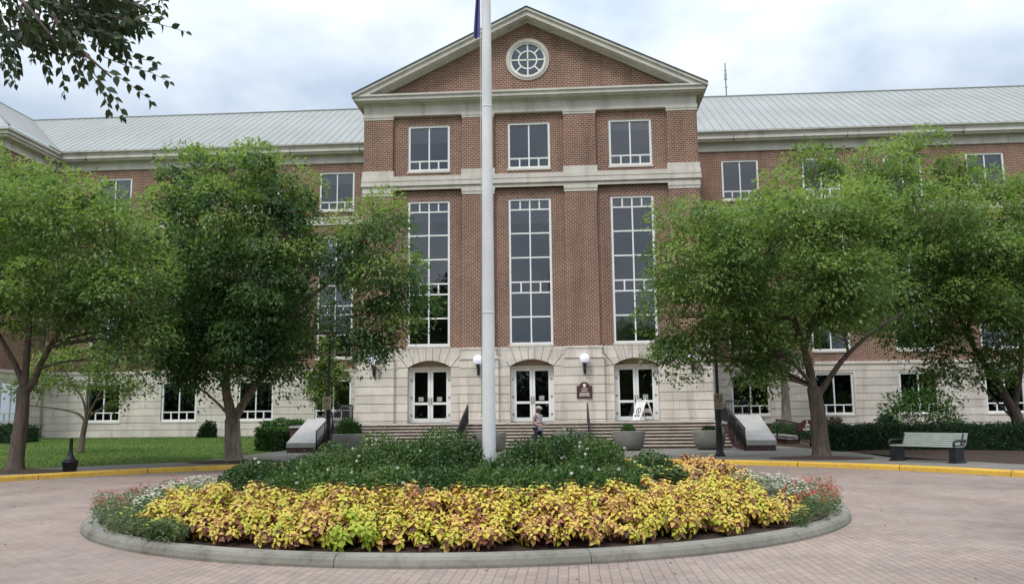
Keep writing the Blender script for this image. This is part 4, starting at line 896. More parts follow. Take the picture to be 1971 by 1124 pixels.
# ------------------------------------------------------------------ hedges and bushes
def hedge(name, label, corners, h_, zb, leafmat, n, L0=0.07, W0=0.045, cat='hedge', seed=1, wob=0.06, group=None):
    """a clipped hedge over a quadrilateral footprint"""
    r = np.random.default_rng(seed); c = [Vector((p[0], p[1], 0)) for p in corners]; ctr = sum(c, Vector())/4; loc = Vector((ctr.x, ctr.y, zb))
    u_, v_ = r.random(n), r.random(n); w_ = r.random(n); face = r.choice(5, n, p=[.34, .30, .12, .12, .12])
    u_ = np.where(face == 3, r.random(n)*0.03, np.where(face == 4, 1-r.random(n)*0.03, u_)); v_ = np.where(face == 1, r.random(n)*0.06, np.where(face == 2, 1-0.06*r.random(n), v_)); w_ = np.where(face == 0, 1-0.06*r.random(n), w_)
    q = np.array([[p.x, p.y] for p in c]); XY = (q[0]*((1-u_)*(1-v_))[:, None]+q[1]*(u_*(1-v_))[:, None]+q[2]*(u_*v_)[:, None]+q[3]*((1-u_)*v_)[:, None])
    lump = np.sin(XY[:, 0]*3.1+seed)*0.5+np.sin(XY[:, 0]*7.3+XY[:, 1]*2)*0.3+np.sin(XY[:, 1]*5.7)*0.3
    P = np.c_[XY, w_*h_*(1+wob*lump)+zb]; out = np.c_[XY-q.mean(0), np.zeros(n)]; out = unit(out)
    nf = np.where((face == 0)[:, None], np.array([0, 0, 1.0]), np.where((face == 1)[:, None], np.array([0, -1.0, 0.3]), out))
    A = r.normal(size=(n, 3))*0.6+nf*0.6+np.array([0, 0, 0.2]); Nn = nf+r.normal(size=(n, 3))*0.6
    P = P+nf*r.normal(size=(n, 1))*0.04+r.normal(size=(n, 3))*0.02
    t = thing(name, label, cat, loc, group=group); inv = Matrix.Translation(-loc)
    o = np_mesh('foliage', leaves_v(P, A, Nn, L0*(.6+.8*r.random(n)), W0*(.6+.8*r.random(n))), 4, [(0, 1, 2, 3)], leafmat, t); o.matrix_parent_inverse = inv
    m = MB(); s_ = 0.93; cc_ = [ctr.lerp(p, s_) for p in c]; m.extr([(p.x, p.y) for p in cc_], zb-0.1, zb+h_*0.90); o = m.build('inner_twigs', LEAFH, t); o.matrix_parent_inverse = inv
    return t
def bush(name, label, c, rad, leafmat, n, L0=0.07, W0=0.04, seed=1, cat='bush', group=None, up=0.4, lumps=6, core=True, corem=None):
    """rounded shrub: base at c, radii (rx, ry, height)"""
    r = np.random.default_rng(seed); c = Vector(c); t = thing(name, label, cat, c, group=group)
    d = unit(r.normal(size=(n, 3))); d[:, 2] = np.abs(d[:, 2])*1.0-0.12*(r.random(n) < .5)
    lp = unit(r.normal(size=(lumps, 3))); lp[:, 2] = np.abs(lp[:, 2]); s_ = (np.maximum(0, d@lp.T)**8).max(1)
    q = (0.62+0.38*r.random(n)**0.5)*(0.80+0.26*s_)
    P = d*q[:, None]*np.array(rad); P[:, 2] = np.maximum(P[:, 2], 0.03)
    A = d*0.7+np.array([0, 0, up])+r.normal(size=(n, 3))*0.55; Nn = d+np.array([0, 0, .5])+r.normal(size=(n, 3))*0.6
    np_mesh('foliage', leaves_v(P, A, Nn, L0*(.6+.8*r.random(n)), W0*(.6+.8*r.random(n))), 4, [(0, 1, 2, 3)], leafmat, t)
    m = MB()
    for k in range(7):
        e_ = unit(r.normal(size=3)); e_[2] = abs(e_[2])+.4; m.tube([(0, 0, -0.02), tuple(e_*np.array(rad)*0.35), tuple(e_*np.array(rad)*0.75)], [0.02, 0.014, 0.005], 5)
    m.build('stems', BARKD, t)
    return t
bx = at(400, 838, 51.0)
bush('round_shrub', 'small round dark shrub standing alone against the left wall', (bx.x, 51.0, 0.36), (0.58, 0.55, 1.12), LEAFH, 2600, 0.13, 0.07, 31, 'shrub')
A0 = gr(482, 868, .2); hedge('clipped_hedge', 'clipped green hedge left of the left cheek wall', [(A0.x, 36.6), (-10.75, 36.9), (-11.0, 40.5), (A0.x+0.2, 40.2)], 0.92, 0.16, LEAFB, 7000, 0.10, 0.06, seed=32, wob=0.1)
hedge('clipped_hedge', 'taller clipped hedge behind the hedge beside the left cheek wall', [(-12.9, 41.2), (-10.9, 41.3), (-10.95, 43.5), (-12.9, 43.4)], 1.05, 0.3, LEAFB, 4000, 0.10, 0.06, seed=33, wob=0.12)
hx = at(5, 840, 44)
hedge('clipped_hedge', 'dark clipped hedge at the left edge by the wall', [(hx.x-3, 44), (at(24, 840, 44).x, 44), (at(24, 840, 44).x, 46.5), (hx.x-3, 46.5)], 0.95, 0.3, LEAFH, 3000, 0.12, 0.07, seed=34)
h0 = gr(1597, 868, .2); h1_ = gr(1960, 884, .2)
def hx_(px, Y): return at(px, 860, Y).x
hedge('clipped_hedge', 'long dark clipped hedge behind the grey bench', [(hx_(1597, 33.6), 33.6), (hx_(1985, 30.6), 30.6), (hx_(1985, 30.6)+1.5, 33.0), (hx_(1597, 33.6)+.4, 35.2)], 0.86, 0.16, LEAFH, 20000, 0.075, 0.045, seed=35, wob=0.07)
rb = at(1605, 852, 38.0); bush('red_shrub', 'reddish brown loose shrub at the end of the long hedge', (rb.x, 38, 0.2), (0.62, 0.6, 1.35), LEAFRED, 2400, 0.12, 0.06, 36, 'shrub')
for k, (px, Y, rx, h_, lab) in enumerate([(1490, 44.5, 0.9, 0.85, 'low rounded shrub beside the right cheek wall'), (1535, 43.0, 0.9, 0.72, 'low rounded shrub behind the accessible sign'), (1462, 46.5, 0.8, 0.95, 'low rounded shrub under the first right window')]):
    c = at(px, 830, Y); bush('low_shrub', lab, (c.x, Y, 0.32), (rx, 0.8, h_), LEAFB, 2400, 0.11, 0.06, 40+k, 'shrub', 'low shrubs by the right wall')
rc_ = at(1770, 825, 46); bush('rhododendron', 'large open shrub with drooping leaves in front of the third right window', (rc_.x, 46, 0.35), (2.3, 1.4, 2.7), LEAFB, 2300, 0.27, 0.085, 44, 'shrub', up=0.05, lumps=14)
rc_ = at(1712, 825, 45); bush('rhododendron', 'small dense shrub left of the large open shrub', (rc_.x, 45, 0.35), (0.7, 0.6, 1.15), LEAFH, 2200, 0.13, 0.06, 45, 'shrub')

# ------------------------------------------------------------------ the planted island
ik = MB()
kprof = [(0.0, -0.05), (0.0, 0.03), (-0.02, 0.085), (-0.05, 0.118), (-0.10, 0.134), (-0.19, 0.138), (-0.23, 0.125), (-0.25, -0.05)]
a = 0.0
for k in range(14):
    a0 = 262.6+k*360/14; sweep(ik, IC, IR, a0+0.045, a0+360/14-0.045, 12, kprof)
o = ik.build('island_kerb', KERBC); tag(o, kind='structure')
m = MB(); rings = [(5.90, 0.10), (5.3, 0.17), (4.3, 0.24), (3.0, 0.32), (1.6, 0.36), (0.0, 0.38)]
for i, (r_, z_) in enumerate(rings[:-1]):
    for j in range(64): th = 2*math.pi*j/64; m.v.append((IC.x+r_*math.cos(th), IC.y+r_*math.sin(th), z_))
m.v.append((IC.x, IC.y, 0.38))
for i in range(len(rings)-2):
    for j in range(64): m.f.append([i*64+j, i*64+(j+1) % 64, (i+1)*64+(j+1) % 64, (i+1)*64+j]); m.m.append(0); m.sm.append(True)
for j in range(64): m.f.append([(len(rings)-2)*64+j, (len(rings)-2)*64+(j+1) % 64, len(m.v)-1]); m.m.append(0); m.sm.append(True)
tag(m.build('island_soil', SOIL), kind='structure')
def soil(x, y):
    r_ = math.hypot(x-IC.x, y-IC.y); pr_ = rings[::-1]
    for (ra, za), (rb_, zb_) in zip(pr_, pr_[1:]):
        if r_ <= rb_: return za+(zb_-za)*(r_-ra)/(rb_-ra)
    return 0.1
# rose bushes: (px centre, py top, half width px, Y, label)
ROSE = [(485, 882, 55, 15.2, 'small rose bush at the far left of the island planting'), (575, 884, 62, 16.2, 'rose bush with pale buds right of the leftmost one'), (650, 862, 72, 15.6, 'rose bush with white blooms below the left lamp post'), (745, 842, 80, 16.0, 'tall rose bush below the left planter'),
        (830, 832, 75, 16.4, 'tallest rose bush left of the flagpole with feathery top'), (890, 842, 60, 15.6, 'dark rose bush just left of the flagpole'), (955, 884, 55, 14.6, 'low rose bush at the foot of the flagpole'), (1022, 843, 58, 15.6, 'low rose bush right of the flagpole foot'),
        (1085, 832, 74, 16.4, 'tall rose bush in front of the walking person'), (1150, 850, 72, 15.8, 'broad rose bush with white blooms below the brown plaque'), (1250, 876, 48, 17.2, 'small rose bush at the right end before the planter'),
        (545, 915, 60, 13.6, 'front rose bush above the left end of the coleus'), (640, 905, 75, 13.4, 'front rose bush with grey green leaves, second from the left'), (740, 900, 80, 13.2, 'front rose bush below the tall one with the feathery top'), (840, 900, 75, 13.1, 'front rose bush left of the flagpole line'),
        (930, 908, 70, 13.0, 'front rose bush below the flagpole'), (1020, 900, 70, 13.1, 'front rose bush below the walking person'), (1110, 898, 75, 13.3, 'front rose bush with small white blooms right of the person'), (1195, 905, 62, 13.6, 'front rose bush beside the yellow lilies')]
for k, (px, py, hw_, Y, lab) in enumerate(ROSE):
    c = at(px, py, Y); zb = soil(c.x, Y); hgt = (c.z-zb)*1.12; rx = hw_*Y/F_PX*1.2
    t = bush('rose_bush', lab, (c.x, Y, zb), (rx, rx*0.95, hgt*1.0), LEAFR if k in (0, 1, 5, 6, 7, 8, 10, 14) else LEAFRL, int(3800*(rx*hgt/0.6)+1100), 0.056, 0.038, 60+k, 'rose bush', 'rose bushes round the flagpole', 0.5, 9)
    r = np.random.default_rng(90+k)
    # upright shoots
    n_ = 14; d = unit(r.normal(size=(n_, 3))); d[:, 2] = np.abs(d[:, 2])+.5; d = unit(d); bp = d*np.array([rx, rx, hgt])*0.85; P, A, Nn = [], [], []
    for i in range(n_):
        ln = r.uniform(.10, .24)*(1.9 if k in (4, 8, 3) else 1)
        for q in range(9):
            th = q*2.4; P.append(bp[i]+np.array([0, 0, ln*q/9])+d[i]*ln*0.3*q/9); A.append([math.cos(th), math.sin(th), 0.5]); Nn.append([-math.cos(th)*.5, -math.sin(th)*.5, 1])
    np_mesh('young_foliage', leaves_v(np.array(P), np.array(A), np.array(Nn, float), np.full(len(P), .05), np.full(len(P), .026)), 4, [(0, 1, 2, 3)], LEAFB if k % 3 else LEAFY, t)
    nb_ = (3, 1, 6, 5, 2, 1, 0, 1, 3, 9, 1, 2, 3, 2, 2, 1, 2, 8, 3)[k]
    for i in range(nb_):
        d_ = unit(r.normal(size=3)*np.array([1, .5, 1])); d_[2] = abs(d_[2])*.8+.2; d_[1] = -abs(d_[1])-.2; d_ = unit(d_); p = d_*np.array([rx, rx, hgt])*1.0
        P, A, Nn = [], [], []
        for q in range(9):
            th = q*2.399; P.append(p); A.append([math.cos(th), -abs(math.sin(th))*.6-.2, .2+math.sin(th)*.9]); Nn.append(d_)
        np_mesh('bloom', leaves_v(np.array(P), np.array(A), np.array(Nn), np.full(9, .030), np.full(9, .030)), 4, [(0, 1, 2, 3)], PETALW, t)
# coleus
def coleus_shoots(base, hgt, n_sh, radius, leafmat, seed, L0=0.105, lean=None):
    """one coleus plant: rosettes of paired pointed leaves over a rounded dome"""
    r = np.random.default_rng(seed); P, A, Nn, Ln, Ly = [], [], [], [], []
    for s in range(n_sh):
        ph = r.uniform(0, 2*math.pi); ct = r.uniform(0.02, 1); stt = math.sqrt(1-ct*ct)
        d = np.array([stt*math.cos(ph), stt*math.sin(ph), ct]); q = r.uniform(.82, 1.04); c = np.array([d[0]*radius*q, d[1]*radius*q, hgt*(0.22+0.78*ct)*q])
        up = unit(d*0.75+np.array([0, 0, .75])); e1 = unit(np.cross(up, [0.3, .9, .1])); e2 = np.cross(up, e1); t0 = r.uniform(0, 6.28)
        for lay, (nl, ll, dn, off) in enumerate(((4, .5, .45, 0.02), (4, .9, .02, -.012), (4, 1.1, -.28, -.05))):
            for q2 in range(nl):
                th = t0+lay*.78+q2*2*math.pi/nl+r.uniform(-.2, .2); hd = e1*math.cos(th)+e2*math.sin(th)
                P.append(c+up*off+hd*.012); A.append(hd+up*dn+np.array([0, 0, -.12])+r.normal(size=3)*.12); Nn.append(up+r.normal(size=3)*.15); Ln.append(L0*ll*r.uniform(.8, 1.2)); Ly.append(r.random() < (.03, .12, .60)[lay]*(1.25-.75*ct))
    P = np.array(P)+np.array(base); Ln = np.array(Ln)
    return ovate_v(P, np.array(A), np.array(Nn), Ln, Ln*.76, .30, .10), np.array(Ly)
Vs = []; Ms = []; k = 0
for ring_r, da, hg in ((5.56, 2.9, .42), (5.32, 3.1, .51), (5.05, 3.3, .56), (4.75, 3.5, .55)):
    a = 229 if ring_r > 5.2 else 225
    while a < (325 if ring_r > 5.2 else 329):
        th = R(a+rnd.uniform(-.8, .8)); rr_ = ring_r+rnd.uniform(-.1, .1); x, y = IC.x+rr_*math.cos(th), IC.y+rr_*math.sin(th)
        V, Mi = coleus_shoots((x, y, soil(x, y)-.02), hg*rnd.uniform(.85, 1.15), 36, rnd.uniform(.26, .33), None, 200+k, .076); k += 1
        Vs.append(V); Ms.append(Mi); a += da
V = np.concatenate(Vs)
o = np_mesh('coleus_border', V, 8, OV_F, [COLEUS, COLEUSB], None, np.concatenate(Ms).astype(int)); tag(o, 'thick border of yellow and bronze coleus along the front of the island', 'coleus', kind='stuff')
lx = gr(668, 1050, .2); lc = (lx.x, lx.y+.34, soil(lx.x, lx.y+.34))
V, Mi = coleus_shoots((0, 0, 0), .46, 26, .33, None, 777, .085); t = thing('lime_coleus', 'single lime green coleus plant in the yellow border', 'coleus', lc); np_mesh('leaves', V, 8, OV_F, COLEUSL, t)
MB().tube([(0, 0, -.02), (0, 0, .3)], .012, 5).build('stem', BARKD, t)
def clump_plants(name, label, pts, hg, rad, mt, seed, nsh=11, L0=.1):
    Vs = [coleus_shoots((x, y, soil(x, y)), hg*rnd.uniform(.9, 1.12), nsh, rad, None, seed+i, L0)[0] for i, (x, y) in enumerate(pts)]
    t = thing(name, label, 'coleus', (pts[0][0], pts[0][1], soil(*pts[0]))); o = np_mesh('leaves', np.concatenate(Vs), 8, OV_F, mt, t); o.matrix_parent_inverse = Matrix.Translation((-pts[0][0], -pts[0][1], -soil(*pts[0])))
    return t
c0 = at(1345, 905, 17.5); clump_plants('orange_coleus', 'orange coleus clump at the right rear of the island', [(c0.x+.42*dx, 17.5+dy) for dx, dy in ((-1, 0), (0, 0), (1, -.1), (-.5, .5), (.5, .45), (1.5, -.4), (.6, -.5), (-.4, -.4))], .56, .34, COLEUSO, 900)
c0 = at(1222, 900, 19.6); clump_plants('orange_coleus', 'orange coleus peeping out behind the right rose bush', [(c0.x+.4*dx, 19.6) for dx in (-1, 0, 1)], .45, .28, COLEUSO, 930)
c0 = at(568, 905, 17.8); clump_plants('orange_coleus', 'orange coleus peeping out behind the left rose bushes', [(c0.x+.4*dx, 17.8) for dx in (-1, 0, .6)], .40, .26, COLEUSO, 950)
# bedding flowers
def flowers(name, label, cat, poly_px, n, nf, petal, seed, hg=.22, leafmat=None, L0=.05, fs=.022, zbase=.15, spike=False):
    """poly_px: list of (px, py on the soil, radius m) patches"""
    r = np.random.default_rng(seed); P, A, Nn = [], [], []; F, FA, FN = [], [], []
    for px, py, rad in poly_px:
        c = gr(px, py, zbase)
        for i in range(n):
            th, q = r.uniform(0, 6.28), rad*math.sqrt(r.random()); x, y = c.x+q*math.cos(th), c.y+q*math.sin(th)
            if math.hypot(x-IC.x, y-IC.y) > 6.12: continue
            zz = soil(x, y)+hg*1.5*r.random()**.6*(1-.45*(q/rad)**2); P.append([x, y, zz]); A.append(r.normal(size=3)*np.array([1, 1, .4])+[0, 0, .5]); Nn.append(r.normal(size=3)*.5+[0, -.2, 1])
        for i in range(nf):
            th, q = r.uniform(0, 6.28), rad*math.sqrt(r.random()); x, y = c.x+q*math.cos(th), c.y+q*math.sin(th)
            if math.hypot(x-IC.x, y-IC.y) > 6.12: continue
            zz = soil(x, y)+hg*1.5*(1.02-.45*(q/rad)**2)+r.uniform(-.02, .05); 
            for k in range(5):
                t_ = k*2*math.pi/5+r.uniform(-.3, .3); F.append([x, y, zz+(k*.012 if spike else 0)]); FA.append([math.cos(t_), math.sin(t_)*.8-.15, .35]); FN.append([0, -.4, 1])
    c = Vector(P[0]); t = thing(name, label, cat, c); inv = Matrix.Translation(-c); n1_ = len(P)
    o = np_mesh('foliage', leaves_v(np.array(P), np.array(A), np.array(Nn), L0*(.6+.8*r.random(n1_)), L0*.4*(.6+.8*r.random(n1_))), 4, [(0, 1, 2, 3)], leafmat or LEAFF, t); o.matrix_parent_inverse = inv
    n2_ = len(F); o = np_mesh('blossoms', leaves_v(np.array(F), np.array(FA), np.array(FN), fs*(.7+.6*r.random(n2_)), fs*.85*(.7+.6*r.random(n2_)), .3), 4, [(0, 1, 2, 3)], petal, t); o.matrix_parent_inverse = inv
    return t
flowers('white_begonia', 'white bedding flowers left of the coleus border', 'flowers', [(310, 985, .38), (345, 968, .42), (380, 955, .42), (285, 1000, .28)], 620, 58, PETALW, 301)
flowers('red_salvia', 'red and green bedding flowers at the left tip of the island', 'flowers', [(205, 1005, .38), (240, 990, .42), (275, 975, .40), (195, 985, .3), (325, 962, .3)], 620, 26, PETALR, 302, .24, spike=True)
flowers('trailing_verbena', 'grey green trailing plants spilling over the left kerb', 'flowers', [(265, 1035, .34), (300, 1042, .34), (240, 1022, .34), (325, 1036, .28)], 760, 9, PETALY, 303, .2, L0=.06)
flowers('white_begonia', 'white bedding flowers right of the coleus border', 'flowers', [(1450, 948, .45), (1500, 950, .45), (1535, 965, .38), (1420, 938, .4), (1545, 985, .28)], 560, 52, PETALW, 304)
flowers('red_salvia', 'red salvia at the right tip of the island', 'flowers', [(1565, 975, .42), (1600, 985, .42), (1625, 995, .36), (1590, 960, .42), (1565, 1000, .3), (1640, 990, .25)], 560, 52, PETALR, 305, .26, spike=True)
flowers('yellow_marigold', 'small yellow flowers by the right kerb', 'flowers', [(1575, 1012, .2), (1608, 1012, .22), (1545, 1010, .18)], 420, 26, PETALY, 306, .18)
flowers('yellow_lily', 'yellow lilies behind the right half of the coleus', 'flowers', [(1270, 938, .22), (1300, 936, .22), (1235, 945, .2)], 300, 6, PETALY, 307, .22, L0=.13, fs=.055, zbase=.25)

# ------------------------------------------------------------------ flagpole and flags
fp = thing('flagpole', 'tall white flagpole rising from the planted island', 'flagpole', (0.585, 15.5, 0.36))
m = MB(); zs = [0, .5, 2, 4, 6, 8, 10, 12, 14, 15.6]
m.tube([(0, 0, z) for z in zs], [.122-.055*(z/15.6) if z < 1 else .120-.058*(z/15.6) for z in zs], 24); m.build('shaft', POLEW, fp)
m = MB()
for z in (3.05, 6.9, 10.8): m.lathe([(.120-.058*(z/15.6)+.003, z-.012), (.120-.058*(z/15.6)+.005, z), (.120-.058*(z/15.6)+.003, z+.012)], k=24)
m.build('joint_collar', POLEW, fp)
m = MB(); m.lathe([(.19, 0), (.19, .05), (.15, .12), (.128, .16)], k=24); m.build('base_collar', POLEW, fp)
m = MB(); m.lathe([(.001, 15.6), (.05, 15.62), (.11, 15.70), (.125, 15.79), (.10, 15.88), (.001, 15.92)], k=16); m.build('finial', SLAT, fp)
m = MB(); m.tube([(-.125, -.02, 1.2), (-.10, -.02, 15.5)], .006, 5); m.build('halyard', POLEW, fp)
def limp_flag(name, label, z0, z1, mt, wide, seed):
    r = random.Random(seed); t = thing(name, label, 'flag', (0.585-.10, 15.5, z0), group='flags hanging limp from the pole'); m = MB(); n = 14; k = 22; H = z1-z0
    for i in range(n+1):
        f = i/n
        for j in range(k+1):
            u_ = j/k; fold = math.sin(u_*9+f*1.6+seed)*.055*(0.3+u_); x = -.01-wide*u_*(.55+.45*(1-f))*(.75+.25*math.sin(f*5+seed)); m.v.append((x, fold, H*f*(1-.0*u_)-.25*u_*(f)))
    for i in range(n):
        for j in range(k): m.f.append([i*(k+1)+j, i*(k+1)+j+1, (i+1)*(k+1)+j+1, (i+1)*(k+1)+j]); m.m.append(0); m.sm.append(True)
    m.build('cloth', mt, t); return t
limp_flag('flag', 'dark purple flag hanging limp beside the white pole', 8.62, 11.6, FLAGM, .13, 2)
limp_flag('flag', 'red flag hanging above the purple one, seen in the window reflection', 12.0, 15.0, FLAGR, .30, 5)

# ------------------------------------------------------------------ wall lamps and plaque
LZ = 3.62
proto = None
for x, lab in ((-2.72, 'white globe wall lamp beside the white flagpole'), (2.70, 'white globe wall lamp above the brown plaque'), (-8.12, 'white globe wall lamp half hidden by the dark tree left of the doors'), (8.12, 'white globe wall lamp behind the drooping leaves right of the doors')):
    if proto is None:
        proto = t = thing('wall_lamp', lab, 'lamp', (x, YP-.06, LZ), group='globe lamps on the stone pilasters')
        m = MB(); m.box(-.07, .07, -.02, .05, -.02, .45); m.tube([(0, -.02, .02), (0, -.12, .02), (0, -.24, .12), (0, -.26, .34)], .035, 8); m.tube([(0, -.02, .3), (0, -.18, .26)], .02, 6); m.build('bracket', BLACK, t)
        m = MB(); m.lathe([(.03, .32), (.07, .36), (.055, .42), (.12, .50), (.13, .53)], (0, -.26, 0), 16); m.build('fitter', BLACK, t)
        m = MB(); m.lathe([(max(.001, .25*math.sin(math.pi*i/16)), .75-.25*math.cos(math.pi*i/16)) for i in range(17)], (0, -.26, 0), 24); m.build('globe', GLOBE, t)
    else:
        t = copy_tree(proto); t.location = (x, YP-.06, LZ); t['label'] = lab
pq = thing('wall_plaque', 'brown arched plaque with white emblem and lettering on the stone wall', 'plaque', (2.66, YP-.075, 2.36))
def plaque_outline(w, h1, h2, n=14):
    pts = [(-w, 0), (w, 0), (w, h1), (w*.62, h1)]; pts += [(w*.62*math.cos(math.pi*i/n*1.0), h1+(h2-h1)*math.sin(math.pi*i/n)) for i in range(1, n)]; return pts+[(-w*.62, h1), (-w, h1)]
m = MB(); m.prism(plaque_outline(.39, .64, .83), -.03, .03); m.build('plate', BROWN, pq, .008)
m = MB(); m.prism([(-.06, .60), (.06, .60), (.075, .73), (-.075, .73)], -.036, -.032); m.prism([(-.03, .56), (.03, .56), (.055, .60), (-.055, .60)], -.036, -.032)
r = random.Random(4)
for z, hw_, hh in ((.48, .14, .045), (.37, .15, .045), (.26, .24, .04), (.195, .25, .035), (.14, .27, .035)):
    x = -hw_
    while x < hw_: w_ = r.uniform(.02, .05); m.box(x, min(hw_, x+w_), -.036, -.032, z-hh/2, z+hh/2); x += w_+.014
m.build('lettering', SIGNW, pq)

# ------------------------------------------------------------------ planters
PLN = [(671, 868, 'low dark shrub mound', 'concrete bowl planter with clipped box mound beside the left lamp post', .62), (944, 868, 'sparse', 'concrete bowl planter behind the white flagpole', .12), (1096, 868, 'sparse', 'concrete bowl planter mostly hidden behind the tall rose bush', .12),
       (1211, 869, 'leafy', 'concrete bowl planter with leafy plant in front of the right door', .28), (1366, 868, 'low', 'concrete bowl planter beside the right lamp post', .2)]
pp = None
for k, (px, py, kind_, lab, hh) in enumerate(PLN):
    c = gr(px, py, Z0); c.y = 35.3+0.15*k; c.x = at(px, 860, c.y).x
    if pp is None:
        pp = t = thing('bowl_planter', lab, 'planter', (c.x, c.y, Z0), group='concrete bowl planters in front of the steps')
        m = MB(); m.lathe([(.38, 0), (.44, .01), (.55, .12), (.61, .30), (.64, .55), (.645, .74), (.64, .765), (.585, .77), (.56, .70)], k=40); m.build('bowl', CONC, t)
        m = MB(); m.lathe([(.57, .66), (.02, .70)], k=24); m.build('soil', SOIL, t)
    else:
        t = copy_tree(pp); t.location = (c.x, c.y, Z0); t['label'] = lab
    rx = (.56, .35, .35, .34, .30)[k]
    pl = bush('potted_plant', ('clipped green box mound growing in the planter by the left lamp post', 'sparse seedlings in the planter behind the flagpole', 'sparse seedlings in the half hidden planter', 'leafy green plant in the planter before the right door', 'low dark plant in the planter by the right lamp post')[k], (c.x, c.y, Z0+.68), (rx, rx, hh+.08), LEAFB if k != 4 else LEAFH, (3000, 160, 160, 900, 700)[k], .08, .045, 70+k, 'plant', 'plants in the bowl planters')

# ------------------------------------------------------------------ lamp posts
def lamp_post(px, py, lab, hgt, base):
    t = thing('lamp_post', lab, 'street lamp', base, group='black lamp posts by the steps'); m = MB()
    m.lathe([(.17, 0), (.17, .06), (.14, .10), (.115, .2), (.105, .9), (.115, .92), (.10, .97), (.095, 1.85), (.11, 1.88), (.09, 1.95), (.055, 2.05), (.048, hgt-.75), (.07, hgt-.72), (.045, hgt-.68), (.05, hgt-.6)], k=16); m.build('post', BLACK, t)
    m = MB(); m.lathe([(.05, hgt-.62), (.10, hgt-.58), (.12, hgt-.56)], k=12); m.lathe([(.26, hgt-.12), (.20, hgt-.06), (.07, hgt+.06), (.03, hgt+.1), (.04, hgt+.14), (.001, hgt+.2)], k=8, smooth=False)
    for j in range(4): a_ = math.pi/4+j*math.pi/2; m.tube([(.12*math.cos(a_), .12*math.sin(a_), hgt-.56), (.22*math.cos(a_), .22*math.sin(a_), hgt-.12)], .014, 5)
    m.build('lantern_frame', BLACK, t)
    m = MB(); m.lathe([(.105, hgt-.55), (.20, hgt-.13)], k=8, smooth=False); m.build('lantern_glass', plain('lantern_glass_%d' % int(px), (.30, .27, .24), .25, .1), t)
    return t
LL_ = Vector((at(631, 868, 36.4).x, 36.4, Z0)); zt = at(632, 622, 36.4).z
lamp_post(631, 868, 'black lamp post with lantern at the left end of the steps', zt-Z0, LL_)
LR_ = Vector((at(1386, 877, 30.4).x, 30.4, Z0)); lamp_post(1386, 877, 'black lamp post at the right end, its lantern lost in the tree', zt-Z0-.2, LR_)
def text_mesh(s, size, mt, parent, loc, bold=True):
    cu = bpy.data.curves.new('glyph', 'FONT'); cu.body = s; cu.size = size; cu.align_x = 'CENTER'; cu.align_y = 'CENTER'; cu.extrude = .002; cu.offset = size*.03
    tmp = bpy.data.objects.new('glyph', cu); COL.objects.link(tmp); dg = bpy.context.evaluated_depsgraph_get(); me = bpy.data.meshes.new_from_object(tmp.evaluated_get(dg)); bpy.data.objects.remove(tmp)
    me.materials.clear(); me.materials.append(mt); o = bpy.data.objects.new('lettering', me); COL.objects.link(o); o.parent = parent; o.location = loc; o.rotation_euler = (R(90), 0, 0); return o
def ring_sign(m, r0, r1, c, y0, y1, n=28): 
    ring(m, r0, r1, y0, y1, c, n)
def no_parking(name, lab, loc, rz, full):
    t = thing(name, lab, 'sign', loc, rz, group='no parking signs on the lamp posts'); m = MB(); m.prism([(-.18, -.26), (.18, -.26), (.18, .26), (-.18, .26)], -.012, 0); m.build('plate', TAN, t, .004)
    m = MB(); ring_sign(m, .105, .135, (0, .09), -.018, -.012); bar(m, R(135), -.11, .11, .024, -.0185, -.0125, (0, .09)); m.build('prohibition_ring', SIGNDK, t)
    text_mesh('P', .17, SIGNDK, t, (0, -.014, .09))
    m = MB()
    for z in (-.11, -.16, -.21):
        for k in range(4): m.box(-.13+.068*k, -.13+.068*k+.05, -.0155, -.0125, z-.012, z+.012)
    m.build('print', SIGNDK, t); return t
no_parking('parking_sign', 'tan no parking sign on the left lamp post', (at(629, 776, 36.25).x, 36.25, at(629, 776, 36.25).z), R(2), True)
no_parking('parking_sign', 'weathered tan no parking sign turned aside on the right lamp post', (at(1383, 772, 30.2).x, 30.2, at(1383, 772, 30.2).z), R(-42), False)

